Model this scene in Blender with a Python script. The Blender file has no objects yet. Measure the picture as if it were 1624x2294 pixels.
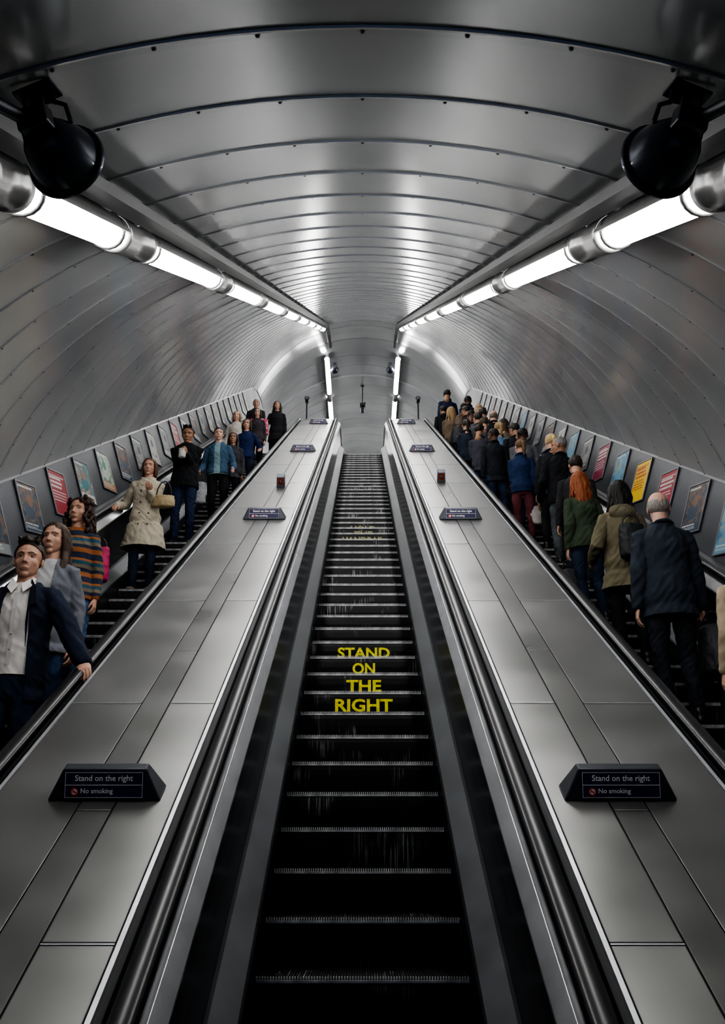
import bpy, bmesh, math, random
from mathutils import Vector, Matrix, noise
from mathutils.bvhtree import BVHTree
from math import sin, cos, pi, radians, sqrt, tan
random.seed(7)
C30 = cos(pi/6); S30 = 0.5
EYE = 1.6
scene = bpy.context.scene
COL = scene.collection

def P(x, s, n):
    return Vector((x, s*C30 - n*S30, EYE + s*S30 + n*C30))

# ------------------------------------------------------------ materials
def new_mat(name):
    m = bpy.data.materials.new(name); m.use_nodes = True
    nt = m.node_tree
    return m, nt, nt.nodes['Principled BSDF']

def mat(name, col, rough=0.6, metal=0.0, var=0.0, vscale=6.0, bump=0.0, bscale=40.0, stretch=(1, 1, 1), emis=0.0, spec=0.5, coat=0.0, rvar=0.0, detail=5):
    m, nt, b = new_mat(name)
    b.inputs['Base Color'].default_value = (*col, 1)
    b.inputs['Roughness'].default_value = rough
    b.inputs['Metallic'].default_value = metal
    b.inputs['Specular IOR Level'].default_value = spec
    b.inputs['Coat Weight'].default_value = coat
    if emis:
        b.inputs['Emission Color'].default_value = (*col, 1)
        b.inputs['Emission Strength'].default_value = emis
    tc = nt.nodes.new('ShaderNodeTexCoord')
    mp = nt.nodes.new('ShaderNodeMapping'); mp.inputs['Scale'].default_value = stretch
    nt.links.new(tc.outputs['Object'], mp.inputs['Vector'])
    if var or rvar:
        nz = nt.nodes.new('ShaderNodeTexNoise'); nz.inputs['Scale'].default_value = vscale; nz.inputs['Detail'].default_value = detail
        nt.links.new(mp.outputs['Vector'], nz.inputs['Vector'])
        if var:
            cr = nt.nodes.new('ShaderNodeValToRGB')
            cr.color_ramp.elements[0].position = 0.25; cr.color_ramp.elements[1].position = 0.75
            cr.color_ramp.elements[0].color = (*[max(0, c*(1-var)) for c in col], 1)
            cr.color_ramp.elements[1].color = (*[min(1, c*(1+var)) for c in col], 1)
            nt.links.new(nz.outputs['Fac'], cr.inputs['Fac']); nt.links.new(cr.outputs['Color'], b.inputs['Base Color'])
        if rvar:
            mr = nt.nodes.new('ShaderNodeMapRange')
            mr.inputs['From Min'].default_value = .2; mr.inputs['From Max'].default_value = .8
            mr.inputs['To Min'].default_value = rough-rvar; mr.inputs['To Max'].default_value = rough+rvar
            nt.links.new(nz.outputs['Fac'], mr.inputs['Value']); nt.links.new(mr.outputs['Result'], b.inputs['Roughness'])
    if bump:
        n2 = nt.nodes.new('ShaderNodeTexNoise'); n2.inputs['Scale'].default_value = bscale; n2.inputs['Detail'].default_value = 4
        nt.links.new(mp.outputs['Vector'], n2.inputs['Vector'])
        bp = nt.nodes.new('ShaderNodeBump'); bp.inputs['Strength'].default_value = bump; bp.inputs['Distance'].default_value = 0.02
        nt.links.new(n2.outputs['Fac'], bp.inputs['Height']); nt.links.new(bp.outputs['Normal'], b.inputs['Normal'])
    return m

def lining_mat():
    m, nt, b = new_mat('enamelled_lining')
    L = nt.links.new
    tc = nt.nodes.new('ShaderNodeTexCoord')
    dot = nt.nodes.new('ShaderNodeVectorMath'); dot.operation = 'DOT_PRODUCT'; dot.inputs[1].default_value = (0, C30, S30)
    L(tc.outputs['Object'], dot.inputs[0])
    dv = nt.nodes.new('ShaderNodeMath'); dv.operation = 'DIVIDE'; dv.inputs[1].default_value = 0.75; L(dot.outputs['Value'], dv.inputs[0])
    fl = nt.nodes.new('ShaderNodeMath'); fl.operation = 'FLOOR'; L(dv.outputs[0], fl.inputs[0])
    wn = nt.nodes.new('ShaderNodeTexWhiteNoise'); wn.noise_dimensions = '1D'; L(fl.outputs[0], wn.inputs['W'])
    nz = nt.nodes.new('ShaderNodeTexNoise'); nz.inputs['Scale'].default_value = 0.9; nz.inputs['Detail'].default_value = 1
    L(tc.outputs['Object'], nz.inputs['Vector'])
    mx = nt.nodes.new('ShaderNodeMath'); mx.operation = 'MULTIPLY_ADD'; mx.inputs[1].default_value = 0.2
    L(wn.outputs['Value'], mx.inputs[0]); L(nz.outputs['Fac'], mx.inputs[2])
    cr = nt.nodes.new('ShaderNodeValToRGB')
    cr.color_ramp.elements[0].position = 0.3; cr.color_ramp.elements[0].color = (0.50, 0.515, 0.54, 1)
    cr.color_ramp.elements[1].position = 0.9; cr.color_ramp.elements[1].color = (0.66, 0.67, 0.685, 1)
    L(mx.outputs[0], cr.inputs['Fac']); L(cr.outputs['Color'], b.inputs['Base Color'])
    b.inputs['Roughness'].default_value = 0.19
    b.inputs['Metallic'].default_value = 0.48
    n2 = nt.nodes.new('ShaderNodeTexNoise'); n2.inputs['Scale'].default_value = 0.8; n2.inputs['Detail'].default_value = 0
    bp = nt.nodes.new('ShaderNodeBump'); bp.inputs['Strength'].default_value = 0.10; bp.inputs['Distance'].default_value = 0.05
    L(tc.outputs['Object'], n2.inputs['Vector'])
    L(n2.outputs['Fac'], bp.inputs['Height']); L(bp.outputs['Normal'], b.inputs['Normal'])
    return m

def step_mat():
    m, nt, b = new_mat('black_step_metal')
    L = nt.links.new
    tc = nt.nodes.new('ShaderNodeTexCoord'); oi = nt.nodes.new('ShaderNodeObjectInfo')
    ad = nt.nodes.new('ShaderNodeVectorMath'); ad.operation = 'ADD'; L(tc.outputs['Object'], ad.inputs[0]); L(oi.outputs['Location'], ad.inputs[1])
    mp = nt.nodes.new('ShaderNodeMapping'); mp.inputs['Scale'].default_value = (70, 2, 3); L(ad.outputs[0], mp.inputs['Vector'])
    n1 = nt.nodes.new('ShaderNodeTexNoise'); n1.inputs['Scale'].default_value = 1; n1.inputs['Detail'].default_value = 3; L(mp.outputs[0], n1.inputs['Vector'])
    n2 = nt.nodes.new('ShaderNodeTexNoise'); n2.inputs['Scale'].default_value = 3.2; n2.inputs['Detail'].default_value = 2; L(ad.outputs[0], n2.inputs['Vector'])
    r1 = nt.nodes.new('ShaderNodeMapRange'); r1.inputs['From Min'].default_value = .50; r1.inputs['From Max'].default_value = .62; L(n1.outputs['Fac'], r1.inputs['Value'])
    r2 = nt.nodes.new('ShaderNodeMapRange'); r2.inputs['From Min'].default_value = .56; r2.inputs['From Max'].default_value = .66; L(n2.outputs['Fac'], r2.inputs['Value'])
    mu = nt.nodes.new('ShaderNodeMath'); mu.operation = 'MULTIPLY'; L(r1.outputs[0], mu.inputs[0]); L(r2.outputs[0], mu.inputs[1])
    mix = nt.nodes.new('ShaderNodeMix'); mix.data_type = 'RGBA'
    mix.inputs['A'].default_value = (.020, .020, .023, 1); mix.inputs['B'].default_value = (.28, .28, .28, 1)
    L(mu.outputs[0], mix.inputs['Factor']); L(mix.outputs['Result'], b.inputs['Base Color'])
    b.inputs['Roughness'].default_value = .38; b.inputs['Metallic'].default_value = .3
    return m

M_LIN = lining_mat()
M_SEAM = mat('dark_seam_rivet', (0.03, 0.032, 0.035), 0.6)  # dark colour of the lining's groove joints and rivets
M_RIDGE = mat('lap_ridge', (0.46, 0.46, 0.47), 0.3, 0.6)
M_DECK = mat('brushed_deck_steel', (0.245, 0.245, 0.243), 0.33, 0.8, var=0.16, vscale=1.6, rvar=0.06, detail=2)
M_STRIP = mat('deck_strip_steel', (0.215, 0.215, 0.212), 0.31, 0.8, var=0.14, vscale=2.0, rvar=0.05, detail=2)
M_DARKGAP = mat('deck_gap', (0.015, 0.015, 0.018), 0.6)
M_MOULD = mat('polished_moulding', (0.72, 0.735, 0.77), 0.26, 0.75, var=.15, vscale=5)
M_RUBBER = mat('black_rubber', (0.010, 0.011, 0.014), 0.32, 0.0, spec=.5)
M_PANEL = mat('black_balustrade', (0.008, 0.009, 0.014), 0.22, 0.0, var=.3, vscale=1.5, spec=.5)
M_SKIRT = mat('grey_inner_deck', (0.14, 0.148, 0.162), 0.42, 0.5, var=0.2, vscale=3, rvar=.08)
M_SKIRTD = mat('dark_skirt', (0.025, 0.027, 0.032), 0.4, 0.4)
M_STEP = step_mat()
M_NOSE = mat('worn_step_nosing', (0.58, 0.59, 0.60), 0.4, 0.3, var=.55, vscale=11)
M_WALL = mat('dado_grey_panel', (0.085, 0.09, 0.103), 0.36, 0.5, var=0.2, vscale=1.5, rvar=.08)
M_FLOOR = mat('landing_floor', (0.12, 0.12, 0.12), 0.5, 0.2, var=.3, vscale=8)
M_TUBE = mat('satin_aluminium', (0.50, 0.50, 0.50), 0.32, 0.5, var=.08, vscale=8)
M_DARK = mat('dark_painted_metal', (0.085, 0.10, 0.135), 0.30, 0.3, coat=.5)
M_DARK2 = mat('dark_grey_casting', (0.08, 0.09, 0.11), 0.4, 0.3)
M_GLOW = mat('lit_diffuser', (1.0, 0.985, 0.955), 0.4, emis=28.0)
M_CLIP = mat('diffuser_clip', (0.20, 0.20, 0.20), .35, .5)
M_SIGNB = mat('sign_body', (0.06, 0.065, 0.08), 0.3, 0.4)
M_NAVY = mat('sign_navy', (0.026, 0.024, 0.095), 0.35)
M_WHITE = mat('sign_white', (1.0, 1.0, 1.0), 0.45)
M_RED = mat('red_ring', (0.8, 0.03, 0.03), 0.5)
M_YEL = mat('worn_yellow_paint', (0.85, 0.72, 0.03), 0.6, var=.35, vscale=30)
M_FADE = mat('faded_paint', (0.38, 0.37, 0.16), 0.7, var=.6, vscale=40)
M_FRAME = mat('poster_frame_metal', (0.20, 0.205, 0.22), 0.35, 0.7)

# ------------------------------------------------------------ helpers
def link(ob, parent=None, label=None, cat=None, kind=None, group=None):
    COL.objects.link(ob)
    if parent is not None: ob.parent = parent
    if label: ob['label'] = label
    if cat: ob['category'] = cat
    if kind: ob['kind'] = kind
    if group: ob['group'] = group
    return ob

def mesh_obj(name, vs, fs, mats, mi=None, smooth=False, **kw):
    me = bpy.data.meshes.new(name)
    me.from_pydata([tuple(v) for v in vs], [], fs)
    for m in mats: me.materials.append(m)
    if mi:
        for p, i in zip(me.polygons, mi): p.material_index = i
    if smooth: me.shade_smooth()
    me.update()
    ob = bpy.data.objects.new(name, me)
    return link(ob, **kw)

def bm_obj(name, bm, mats, smooth=False, bevel=0, **kw):
    me = bpy.data.meshes.new(name)
    bmesh.ops.recalc_face_normals(bm, faces=bm.faces)
    bm.to_mesh(me); bm.free()
    for m in mats: me.materials.append(m)
    if smooth: me.shade_smooth()
    ob = bpy.data.objects.new(name, me)
    if bevel:
        b = ob.modifiers.new('bevel', 'BEVEL'); b.width = bevel; b.segments = 2; b.limit_method = 'ANGLE'
    return link(ob, **kw)

def empty(name, loc, label, cat, group=None, rot=(0, 0, 0)):
    e = bpy.data.objects.new(name, None); e.location = loc; e.rotation_euler = rot; e.empty_display_size = .2
    link(e, label=label, cat=cat, group=group)
    return e

def box(bm, c, d, mi=0, M=None):
    vs = []
    for dx in (-.5, .5):
        for dy in (-.5, .5):
            for dz in (-.5, .5):
                v = Vector((c[0]+dx*d[0], c[1]+dy*d[1], c[2]+dz*d[2]))
                if M: v = M @ v
                vs.append(bm.verts.new(v))
    for f in ((0, 1, 3, 2), (4, 6, 7, 5), (0, 4, 5, 1), (2, 3, 7, 6), (0, 2, 6, 4), (1, 5, 7, 3)):
        fc = bm.faces.new([vs[i] for i in f]); fc.material_index = mi
    return vs

def sweep(name, prof, frames, mats, closed=False, mi=None, caps=False, smooth=False, **kw):
    vs = []; fs = []; idx = []
    n = len(prof)
    for (Y, Z, a) in frames:
        for (x, h) in prof:
            vs.append((x, Y - h*sin(a), Z + h*cos(a)))
    m = n if closed else n-1
    for i in range(len(frames)-1):
        for j in range(m):
            j2 = (j+1) % n
            fs.append((i*n+j, i*n+j2, (i+1)*n+j2, (i+1)*n+j)); idx.append(mi[j] if mi else 0)
    if caps and closed:
        fs.append(tuple(range(n))); idx.append(0)
        fs.append(tuple((len(frames)-1)*n+j for j in reversed(range(n)))); idx.append(0)
    return mesh_obj(name, vs, fs, mats, idx, smooth=smooth, **kw)

def esc_frames():
    fr = [(1.2, 0, 0)]
    for k in range(7):
        a = radians(5*k); fr.append((2.63+1.5*sin(a), 1.5-1.5*cos(a), a))
    for k in range(1, 30):
        t = k/30; fr.append((3.38+(23.79-3.38)*t, .2009+(11.988-.2009)*t, pi/6))
    for k in range(7):
        a = radians(30-5*k); fr.append((24.54-1.5*sin(a), 10.689+1.5*cos(a), a))
    fr.append((27.4, 12.189, 0))
    return fr
EF = esc_frames()

# ------------------------------------------------------------ PEOPLE KIT
def tube(bm, pts, radii, ref=Vector((1, 0, 0)), seg=14, capf=1.0):
    pts = [Vector(p) for p in pts]
    R = [(r, r) if not isinstance(r, tuple) else r for r in radii]
    n = len(pts)
    rings = []
    tang = []
    for i in range(n):
        a = pts[max(0, i-1)]; b = pts[min(n-1, i+1)]
        tang.append((b-a).normalized())
    def frame(t):
        r = ref - ref.dot(t)*t
        if r.length < 1e-3:
            r = Vector((0, 1, 0)) - t.y*t
            if r.length < 1e-3: r = Vector((0, 0, 1)) - t.z*t
        r.normalize(); return r, t.cross(r)
    def ring(c, t, ra, rb):
        u, v = frame(t)
        return [bm.verts.new(c + u*(ra*cos(2*pi*k/seg)) + v*(rb*sin(2*pi*k/seg))) for k in range(seg)]
    d0 = min(R[0])*capf; d1 = min(R[-1])*capf
    start = bm.verts.new(pts[0]-tang[0]*d0)
    for th in (65, 35):
        rings.append(ring(pts[0]-tang[0]*d0*sin(radians(th)), tang[0], R[0][0]*cos(radians(th)), R[0][1]*cos(radians(th))))
    for i in range(n): rings.append(ring(pts[i], tang[i], *R[i]))
    for th in (35, 65):
        rings.append(ring(pts[-1]+tang[-1]*d1*sin(radians(th)), tang[-1], R[-1][0]*cos(radians(th)), R[-1][1]*cos(radians(th))))
    end = bm.verts.new(pts[-1]+tang[-1]*d1)
    for k in range(seg):
        k2 = (k+1) % seg
        bm.faces.new((start, rings[0][k2], rings[0][k]))
        bm.faces.new((end, rings[-1][k], rings[-1][k2]))
        for i in range(len(rings)-1):
            bm.faces.new((rings[i][k], rings[i][k2], rings[i+1][k2], rings[i+1][k]))

def ell(bm, c, r):
    M = Matrix.Translation(c) @ Matrix.Diagonal((*r, 1))
    bmesh.ops.create_uvsphere(bm, u_segments=18, v_segments=12, radius=1.0, matrix=M)

def bake(bm, voxel, smooth=4, fac=.5):
    bmesh.ops.recalc_face_normals(bm, faces=bm.faces)
    me = bpy.data.meshes.new('tmp'); bm.to_mesh(me); bm.free()
    ob = bpy.data.objects.new('tmp', me); COL.objects.link(ob)
    r = ob.modifiers.new('r', 'REMESH'); r.mode = 'VOXEL'; r.voxel_size = voxel
    if smooth:
        s = ob.modifiers.new('s', 'SMOOTH'); s.factor = fac; s.iterations = smooth
    dg = bpy.context.evaluated_depsgraph_get()
    out = bpy.data.meshes.new_from_object(ob.evaluated_get(dg))
    bpy.data.objects.remove(ob); bpy.data.meshes.remove(me)
    return out

def displace(me, fn):
    me.update()
    n = len(me.vertices)
    co = [0.0]*(3*n); no = [0.0]*(3*n)
    me.vertices.foreach_get('co', co); me.vertices.foreach_get('normal', no)
    for i in range(n):
        j = 3*i
        k = fn(co[j], co[j+1], co[j+2])
        co[j] += no[j]*k; co[j+1] += no[j+1]*k; co[j+2] += no[j+2]*k
    me.vertices.foreach_set('co', co); me.update()

_hc = {}
def head_mesh(sex):
    if sex in _hc: return _hc[sex]
    w = 1.0 if sex == 'm' else 0.95
    bm = bmesh.new()
    ell(bm, (0, .012, .03), (.077*w, .094, .088))
    ell(bm, (0, -.016, -.028), (.066*w, .070, .082))
    ell(bm, (0, -.028, -.070), (.052 if sex == 'm' else .044, .046, .038))
    ell(bm, (0, -.062, -.096), (.022, .018, .016))
    tube(bm, [(0, -.078, .016), (0, -.090, -.010), (0, -.099, -.028)], [.0075, .0085, .0098], seg=10)
    for sx in (-1, 1):
        ell(bm, (sx*.010, -.088, -.031), (.0075, .009, .0065))
        ell(bm, (sx*.033*w, -.050, -.026), (.029, .024, .030))
        ell(bm, (sx*.078*w, .012, -.006), (.008, .018, .030))
    tube(bm, [(-.050*w, -.062, .026), (-.02, -.077, .028), (0, -.079, .026), (.02, -.077, .028), (.050*w, -.062, .026)], [.007, .009, .008, .009, .007], ref=Vector((0, 0, 1)), seg=8)
    ell(bm, (0, -.077, -.066), (.026, .012, .014))
    tube(bm, [(0, .018, -.05), (0, .028, -.12), (0, .035, -.19)], [.056*w, .053*w, .060*w])
    me = bake(bm, .0038, 9)
    for v in me.vertices:
        c = v.co
        if c.y < -.03:
            dy = 0
            for sx in (-1, 1):
                d2 = ((c.x-sx*.031*w)/.017)**2+((c.z-.005)/.012)**2
                if d2 < 6: dy += .0055*math.exp(-d2)
            if dy: v.co = (c.x, c.y+dy, c.z)
    me.update()
    bm = bmesh.new(); bm.from_mesh(me)
    bvh = BVHTree.FromBMesh(bm)
    def sy(x, z):
        h = bvh.ray_cast(Vector((x, -.3, z)), Vector((0, 1, 0)))
        return h[0].y if h[0] else -.07
    def add(fn, m):
        n0 = len(bm.faces); fn(); bm.faces.ensure_lookup_table()
        for f in bm.faces[n0:]: f.material_index = m; f.smooth = True
    def line(pts, rad, off, m, seg=6):
        add(lambda: tube(bm, [(x, sy(x, z)+off, z) for x, z in pts], rad, ref=Vector((0, 0, 1)), seg=seg), m)
    for sx in (-1, 1):
        ex = sx*.031*w; ez = .005; ys = sy(ex, ez)
        add(lambda: ell(bm, (ex, ys+.0070, ez), (.0132, .011, .0064)), 3)
        add(lambda: ell(bm, (ex, ys+.0015, ez+.0004), (.0060, .0066, .0060)), 4)
        lid = [(ex-sx*.014, ez-.001), (ex-sx*.008, ez+.0054), (ex, ez+.0068), (ex+sx*.008, ez+.0056), (ex+sx*.0145, ez)]
        add(lambda: tube(bm, [(x, ys-.0020+.5*abs(x-ex)**2/.014, z+.0016) for x, z in lid], [.0016, .003, .0034, .003, .0016], seg=6), 0)
        add(lambda: tube(bm, [(x, ys-.0044+.5*abs(x-ex)**2/.014, z-.0008) for x, z in lid], [.0008, .0012, .0014, .0012, .0008], seg=6), 4)
        lo = [(ex-sx*.014, ez-.001), (ex-sx*.006, ez-.0058), (ex+sx*.006, ez-.0058), (ex+sx*.0145, ez)]
        add(lambda: tube(bm, [(x, ys-.0012+.5*abs(x-ex)**2/.014, z-.0012) for x, z in lo], [.0012, .0022, .0022, .0012], seg=6), 0)
        bt = .0032 if sex == 'm' else .0020
        line([(sx*.013*w, .0245), (sx*.026*w, .029), (sx*.040*w, .0285), (sx*.051*w, .022)], [(bt, .002), (bt*1.15, .002), (bt*.9, .002), (.001, .001)], .0004, 2)
    line([(-.022, -.0655), (-.012, -.0625), (-.004, -.0608), (0, -.0614), (.004, -.0608), (.012, -.0625), (.022, -.0655)], [.0012, .0030, .0036, .0033, .0036, .0030, .0012], .0022, 1)
    line([(-.020, -.0665), (-.011, -.0700), (0, -.0712), (.011, -.0700), (.020, -.0665)], [.0012, .0036, .0045, .0036, .0012], .0020, 1)
    line([(-.023, -.0658), (-.01, -.0658), (0, -.0662), (.01, -.0658), (.023, -.0658)], [.0007, .0009, .0009, .0009, .0007], -.0014, 4)
    bm.to_mesh(me); bm.free()
    _hc[sex] = me
    return me

_hd = {}
def hand_mesh(curl):
    if curl in _hd: return _hd[curl]
    bm = bmesh.new()
    tube(bm, [(0, -.03, 0), (0, 0, 0), (0, .035, 0), (0, .085, 0)], [(.026, .020), (.027, .018), (.038, .016), (.040, .013)], seg=14, capf=.6)
    ca = radians(curl)
    for x, L, sp in ((.031, .074, .06), (.0105, .083, .02), (-.0105, .077, -.02), (-.031, .060, -.07)):
        p = Vector((x*.92, .085, 0)); d = 0; pts = [p.copy()]
        for i, fr in enumerate((.44, .31, .25)):
            d += ca*(1.0 if i == 0 else .95)
            p = p + Vector((sp*.3, cos(d), -sin(d)))*L*fr
            pts.append(p.copy())
        tube(bm, pts, [.0100, .0092, .0085, .0068], seg=8)
    tube(bm, [(.022, .02, -.004), (.046, .052, -.012), (.052, .080, -.022), (.048, .100, -.034)], [.015, .0115, .0105, .008], seg=8)
    me = bake(bm, .0038, 2, .4)
    _hd[curl] = me
    return me

def cut(bm, co, no):
    bmesh.ops.bisect_plane(bm, geom=bm.verts[:]+bm.edges[:]+bm.faces[:], plane_co=co, plane_no=no, clear_outer=True)

_ha = {}
def hair_mesh(style):
    if style in _ha: return _ha[style]
    bm = bmesh.new()
    rnd = random.Random(len(style)*13)
    def prune(me, fn):
        b2 = bmesh.new(); b2.from_mesh(me)
        bmesh.ops.delete(b2, geom=[v for v in b2.verts if fn(v.co)], context='VERTS'); b2.to_mesh(me); b2.free()
    if style in ('short', 'crop'):
        e = .004 if style == 'crop' else .010
        ell(bm, (0, .017, .038), (.079+e*.7, .090+e, .081+e))
        if style == 'short':
            tube(bm, [(-.045, -.045, .102), (0, -.062, .114), (.045, -.050, .108)], [.018, .024, .021], seg=10)
            ell(bm, (0, -.01, .104), (.062, .064, .032))
            for q in range(22):
                x = rnd.uniform(-.055, .055); y = rnd.uniform(-.05, .05)
                tube(bm, [(x, y+.02, .112), (x*1.1, y-.012, .128), (x*1.15+.006, y-.034, .122)], [.012, .009, .003], seg=6)
        me = bake(bm, .0048, 3)
        prune(me, lambda c: (c.y < -.02 and c.z < .060-.1*abs(c.x)) or c.z < -.06 or (c.y < .030 and c.z < -.012) or (c.y < -.012 and c.z < .030+.9*(-c.y-.012)))
    elif style == 'fringe':
        ell(bm, (0, .018, .018), (.0805, .090, .084))
        me = bake(bm, .0050, 3)
        prune(me, lambda c: c.z > .040 or c.z < -.055 or c.y < .005 or (c.y < .03 and c.z < -.01))
    else:
        ell(bm, (0, .019, .040), (.083, .097, .088))
        if style == 'long':
            tube(bm, [(0, .05, .05), (0, .07, -.06), (0, .084, -.16), (0, .09, -.23)], [(.078, .046), (.080, .040), (.076, .034), (.050, .020)])
            for q in range(44):
                a = rnd.uniform(-1.6, 1.6); L = rnd.uniform(-.35, -.22); wv = rnd.uniform(-.018, .018)
                tube(bm, [(.078*sin(a), .03+.066*cos(a), .06), (.088*sin(a)+wv, .035+.072*cos(a), -.05), (.098*sin(a)-wv, .040+.076*cos(a), -.15), (.096*sin(a)+wv*1.5, .046+.074*cos(a), L)], [.013, .012, .010, .003], seg=6)
            for sx in (-1, 1):
                for q in range(3):
                    o = q*.010
                    tube(bm, [(sx*(.056+o*.5), -.03+o, .07), (sx*(.078+o*.4), -.018+o, 0), (sx*(.082+o*.6), -.010+o, -.09), (sx*(.090+o), -.035+o, -.16), (sx*(.078+o*1.4), -.075+o, -.25-o)], [.016, .016, .016, .013, .004], seg=8)
        if style == 'curly':
            tube(bm, [(0, .05, .05), (0, .08, -.06), (0, .09, -.14), (0, .095, -.20)], [(.10, .055), (.115, .055), (.125, .05), (.10, .035)])
            for k in range(140):
                a = random.uniform(-2.7, 2.7); z = random.uniform(-.20, .11)
                r = .088+.022*(z < 0)+random.uniform(-.006, .006)
                x, y = r*sin(a), .02+r*cos(a)
                if y < -.03 and (z < .06 and abs(x) < .075): continue
                ell(bm, (x, y, z), (.018, .018, .024))
        if style == 'bob':
            tube(bm, [(0, .05, .05), (0, .068, -.04), (0, .07, -.09)], [(.084, .046), (.088, .044), (.074, .034)])
            for q in range(26):
                a = rnd.uniform(-1.75, 1.75); L = rnd.uniform(-.15, -.11); wv = rnd.uniform(-.008, .008)
                tube(bm, [(.080*sin(a), .02+.07*cos(a), .05), (.088*sin(a)+wv, .022+.074*cos(a), -.04), (.084*sin(a), .024+.070*cos(a), L)], [.014, .013, .005], seg=6)
            for sx in (-1, 1):
                tube(bm, [(sx*.058, -.03, .06), (sx*.078, -.015, -.01), (sx*.080, -.010, -.11)], [.019, .020, .008])
        if style == 'tied':
            tube(bm, [(0, .10, .07), (0, .135, .02), (0, .13, -.08), (0, .12, -.16)], [.022, .032, .028, .010])
        me = bake(bm, .0048, 2)
        if style == 'tied':
            prune(me, lambda c: (c.y < -.02 and c.z < .064-.2*abs(c.x)) or (c.z < -.05 and c.y < .08) or (c.y < .02 and c.z < -.01))
        else:
            prune(me, lambda c: c.y < -.035 and abs(c.x) < .060 and -.12 < c.z < .078-.40*abs(c.x))
    displace(me, lambda x, y, z: noise.noise(Vector((x*130, y*130, z*11)))*.0036+noise.noise(Vector((x*30, y*30, z*7)))*.004)
    me.shade_smooth()
    _ha[style] = me
    return me

SKINS = {'light': (.50, .29, .215), 'fair': (.58, .36, .285), 'tan': (.34, .185, .12), 'dark': (.11, .055, .035)}
_mc = {}
def cmat(kind, col, **kw):
    key = (kind, col)
    if key not in _mc: _mc[key] = mat(kind, col, **kw)
    return _mc[key]
def cloth(col): return cmat('cloth', tuple(c*.95 for c in col), rough=.82, var=.25, vscale=7, bump=.06, bscale=260, spec=.25)
def hairmat(col): return cmat('hair', col, rough=.42, var=.6, vscale=30, stretch=(6, 6, .8), bump=.3, bscale=60, spec=.4)
M_LIP = mat('lips', (.40, .20, .16), .45); M_EYEW = mat('eye_white', (.46, .44, .42), .25); M_IRIS = mat('iris', (.02, .015, .012), .1)

def stripes_mat():
    m, nt, b = new_mat('striped_knit')
    tc = nt.nodes.new('ShaderNodeTexCoord'); sp = nt.nodes.new('ShaderNodeSeparateXYZ')
    nt.links.new(tc.outputs['Object'], sp.inputs[0])
    mu = nt.nodes.new('ShaderNodeMath'); mu.operation = 'MULTIPLY'; mu.inputs[1].default_value = 5.0; nt.links.new(sp.outputs['Z'], mu.inputs[0])
    fr = nt.nodes.new('ShaderNodeMath'); fr.operation = 'FRACT'; nt.links.new(mu.outputs[0], fr.inputs[0])
    cr = nt.nodes.new('ShaderNodeValToRGB'); cr.color_ramp.interpolation = 'CONSTANT'
    cols = [(0, (.02, .03, .06)), (.25, (.30, .11, .04)), (.45, (.02, .03, .06)), (.6, (.18, .15, .11)), (.75, (.03, .09, .13)), (.9, (.34, .13, .05))]
    el = cr.color_ramp.elements
    el[0].position = 0; el[0].color = (*cols[0][1], 1); el[1].position = cols[1][0]; el[1].color = (*cols[1][1], 1)
    for p, c in cols[2:]:
        e = el.new(p); e.color = (*c, 1)
    nt.links.new(fr.outputs[0], cr.inputs['Fac']); nt.links.new(cr.outputs['Color'], b.inputs['Base Color'])
    b.inputs['Roughness'].default_value = .9
    return m

def ik(S, W, l1, l2, hint):
    S = Vector(S); W = Vector(W); d = W-S; L = d.length
    if L > (l1+l2)*.995: W = S+d.normalized()*(l1+l2)*.995; d = W-S; L = d.length
    u = d.normalized()
    a = (l1*l1-l2*l2+L*L)/(2*L); h = sqrt(max(0, l1*l1-a*a))
    hv = Vector(hint); hv = hv-hv.dot(u)*u
    hv.normalize()
    return S+u*a+hv*h, W

def torso_profile(sex):
    if sex == 'm':
        return [(.88, .145, .098), (.97, .152, .108), (1.08, .140, .103), (1.20, .147, .108), (1.32, .166, .116), (1.40, .166, .103), (1.455, .122, .082), (1.50, .075, .062)]
    return [(.88, .148, .103), (.96, .158, .113), (1.09, .119, .090), (1.19, .129, .098), (1.29, .145, .118), (1.37, .143, .096), (1.43, .103, .075), (1.475, .064, .056)]
def tor(sex, z):
    p = torso_profile(sex)
    if z <= p[0][0]: return p[0][1], p[0][2]
    for a, b in zip(p, p[1:]):
        if z <= b[0]:
            t = (z-a[0])/(b[0]-a[0]); return a[1]+(b[1]-a[1])*t, a[2]+(b[2]-a[2])*t
    return p[-1][1], p[-1][2]

def fold(me, amp, sc=9, seed=0):
    def f(x, y, z):
        k = noise.noise(Vector((x*sc, y*sc, z*sc*.8+seed)))*amp*.7
        q = noise.noise(Vector((x*sc*1.1+5, y*sc*1.1, z*sc*1.7+x*12+seed)))
        r = noise.noise(Vector((x*sc*2.3+9, y*sc*2.3, z*sc*1.2-x*16+seed)))
        return k-(abs(q)-.22)*amp*1.7-(abs(r)-.2)*amp*.6
    displace(me, f)

def join_meshes(lst, name):
    bm = bmesh.new()
    for me, M, flip in lst:
        f0 = len(bm.faces)
        if M is not None:
            me = me.copy(); me.transform(M)
        bm.from_mesh(me)
        if flip:
            bm.faces.ensure_lookup_table(); bmesh.ops.reverse_faces(bm, faces=bm.faces[f0:])
        if M is not None: bpy.data.meshes.remove(me)
    out = bpy.data.meshes.new(name); bm.to_mesh(out); bm.free(); out.shade_smooth()
    return out

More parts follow.
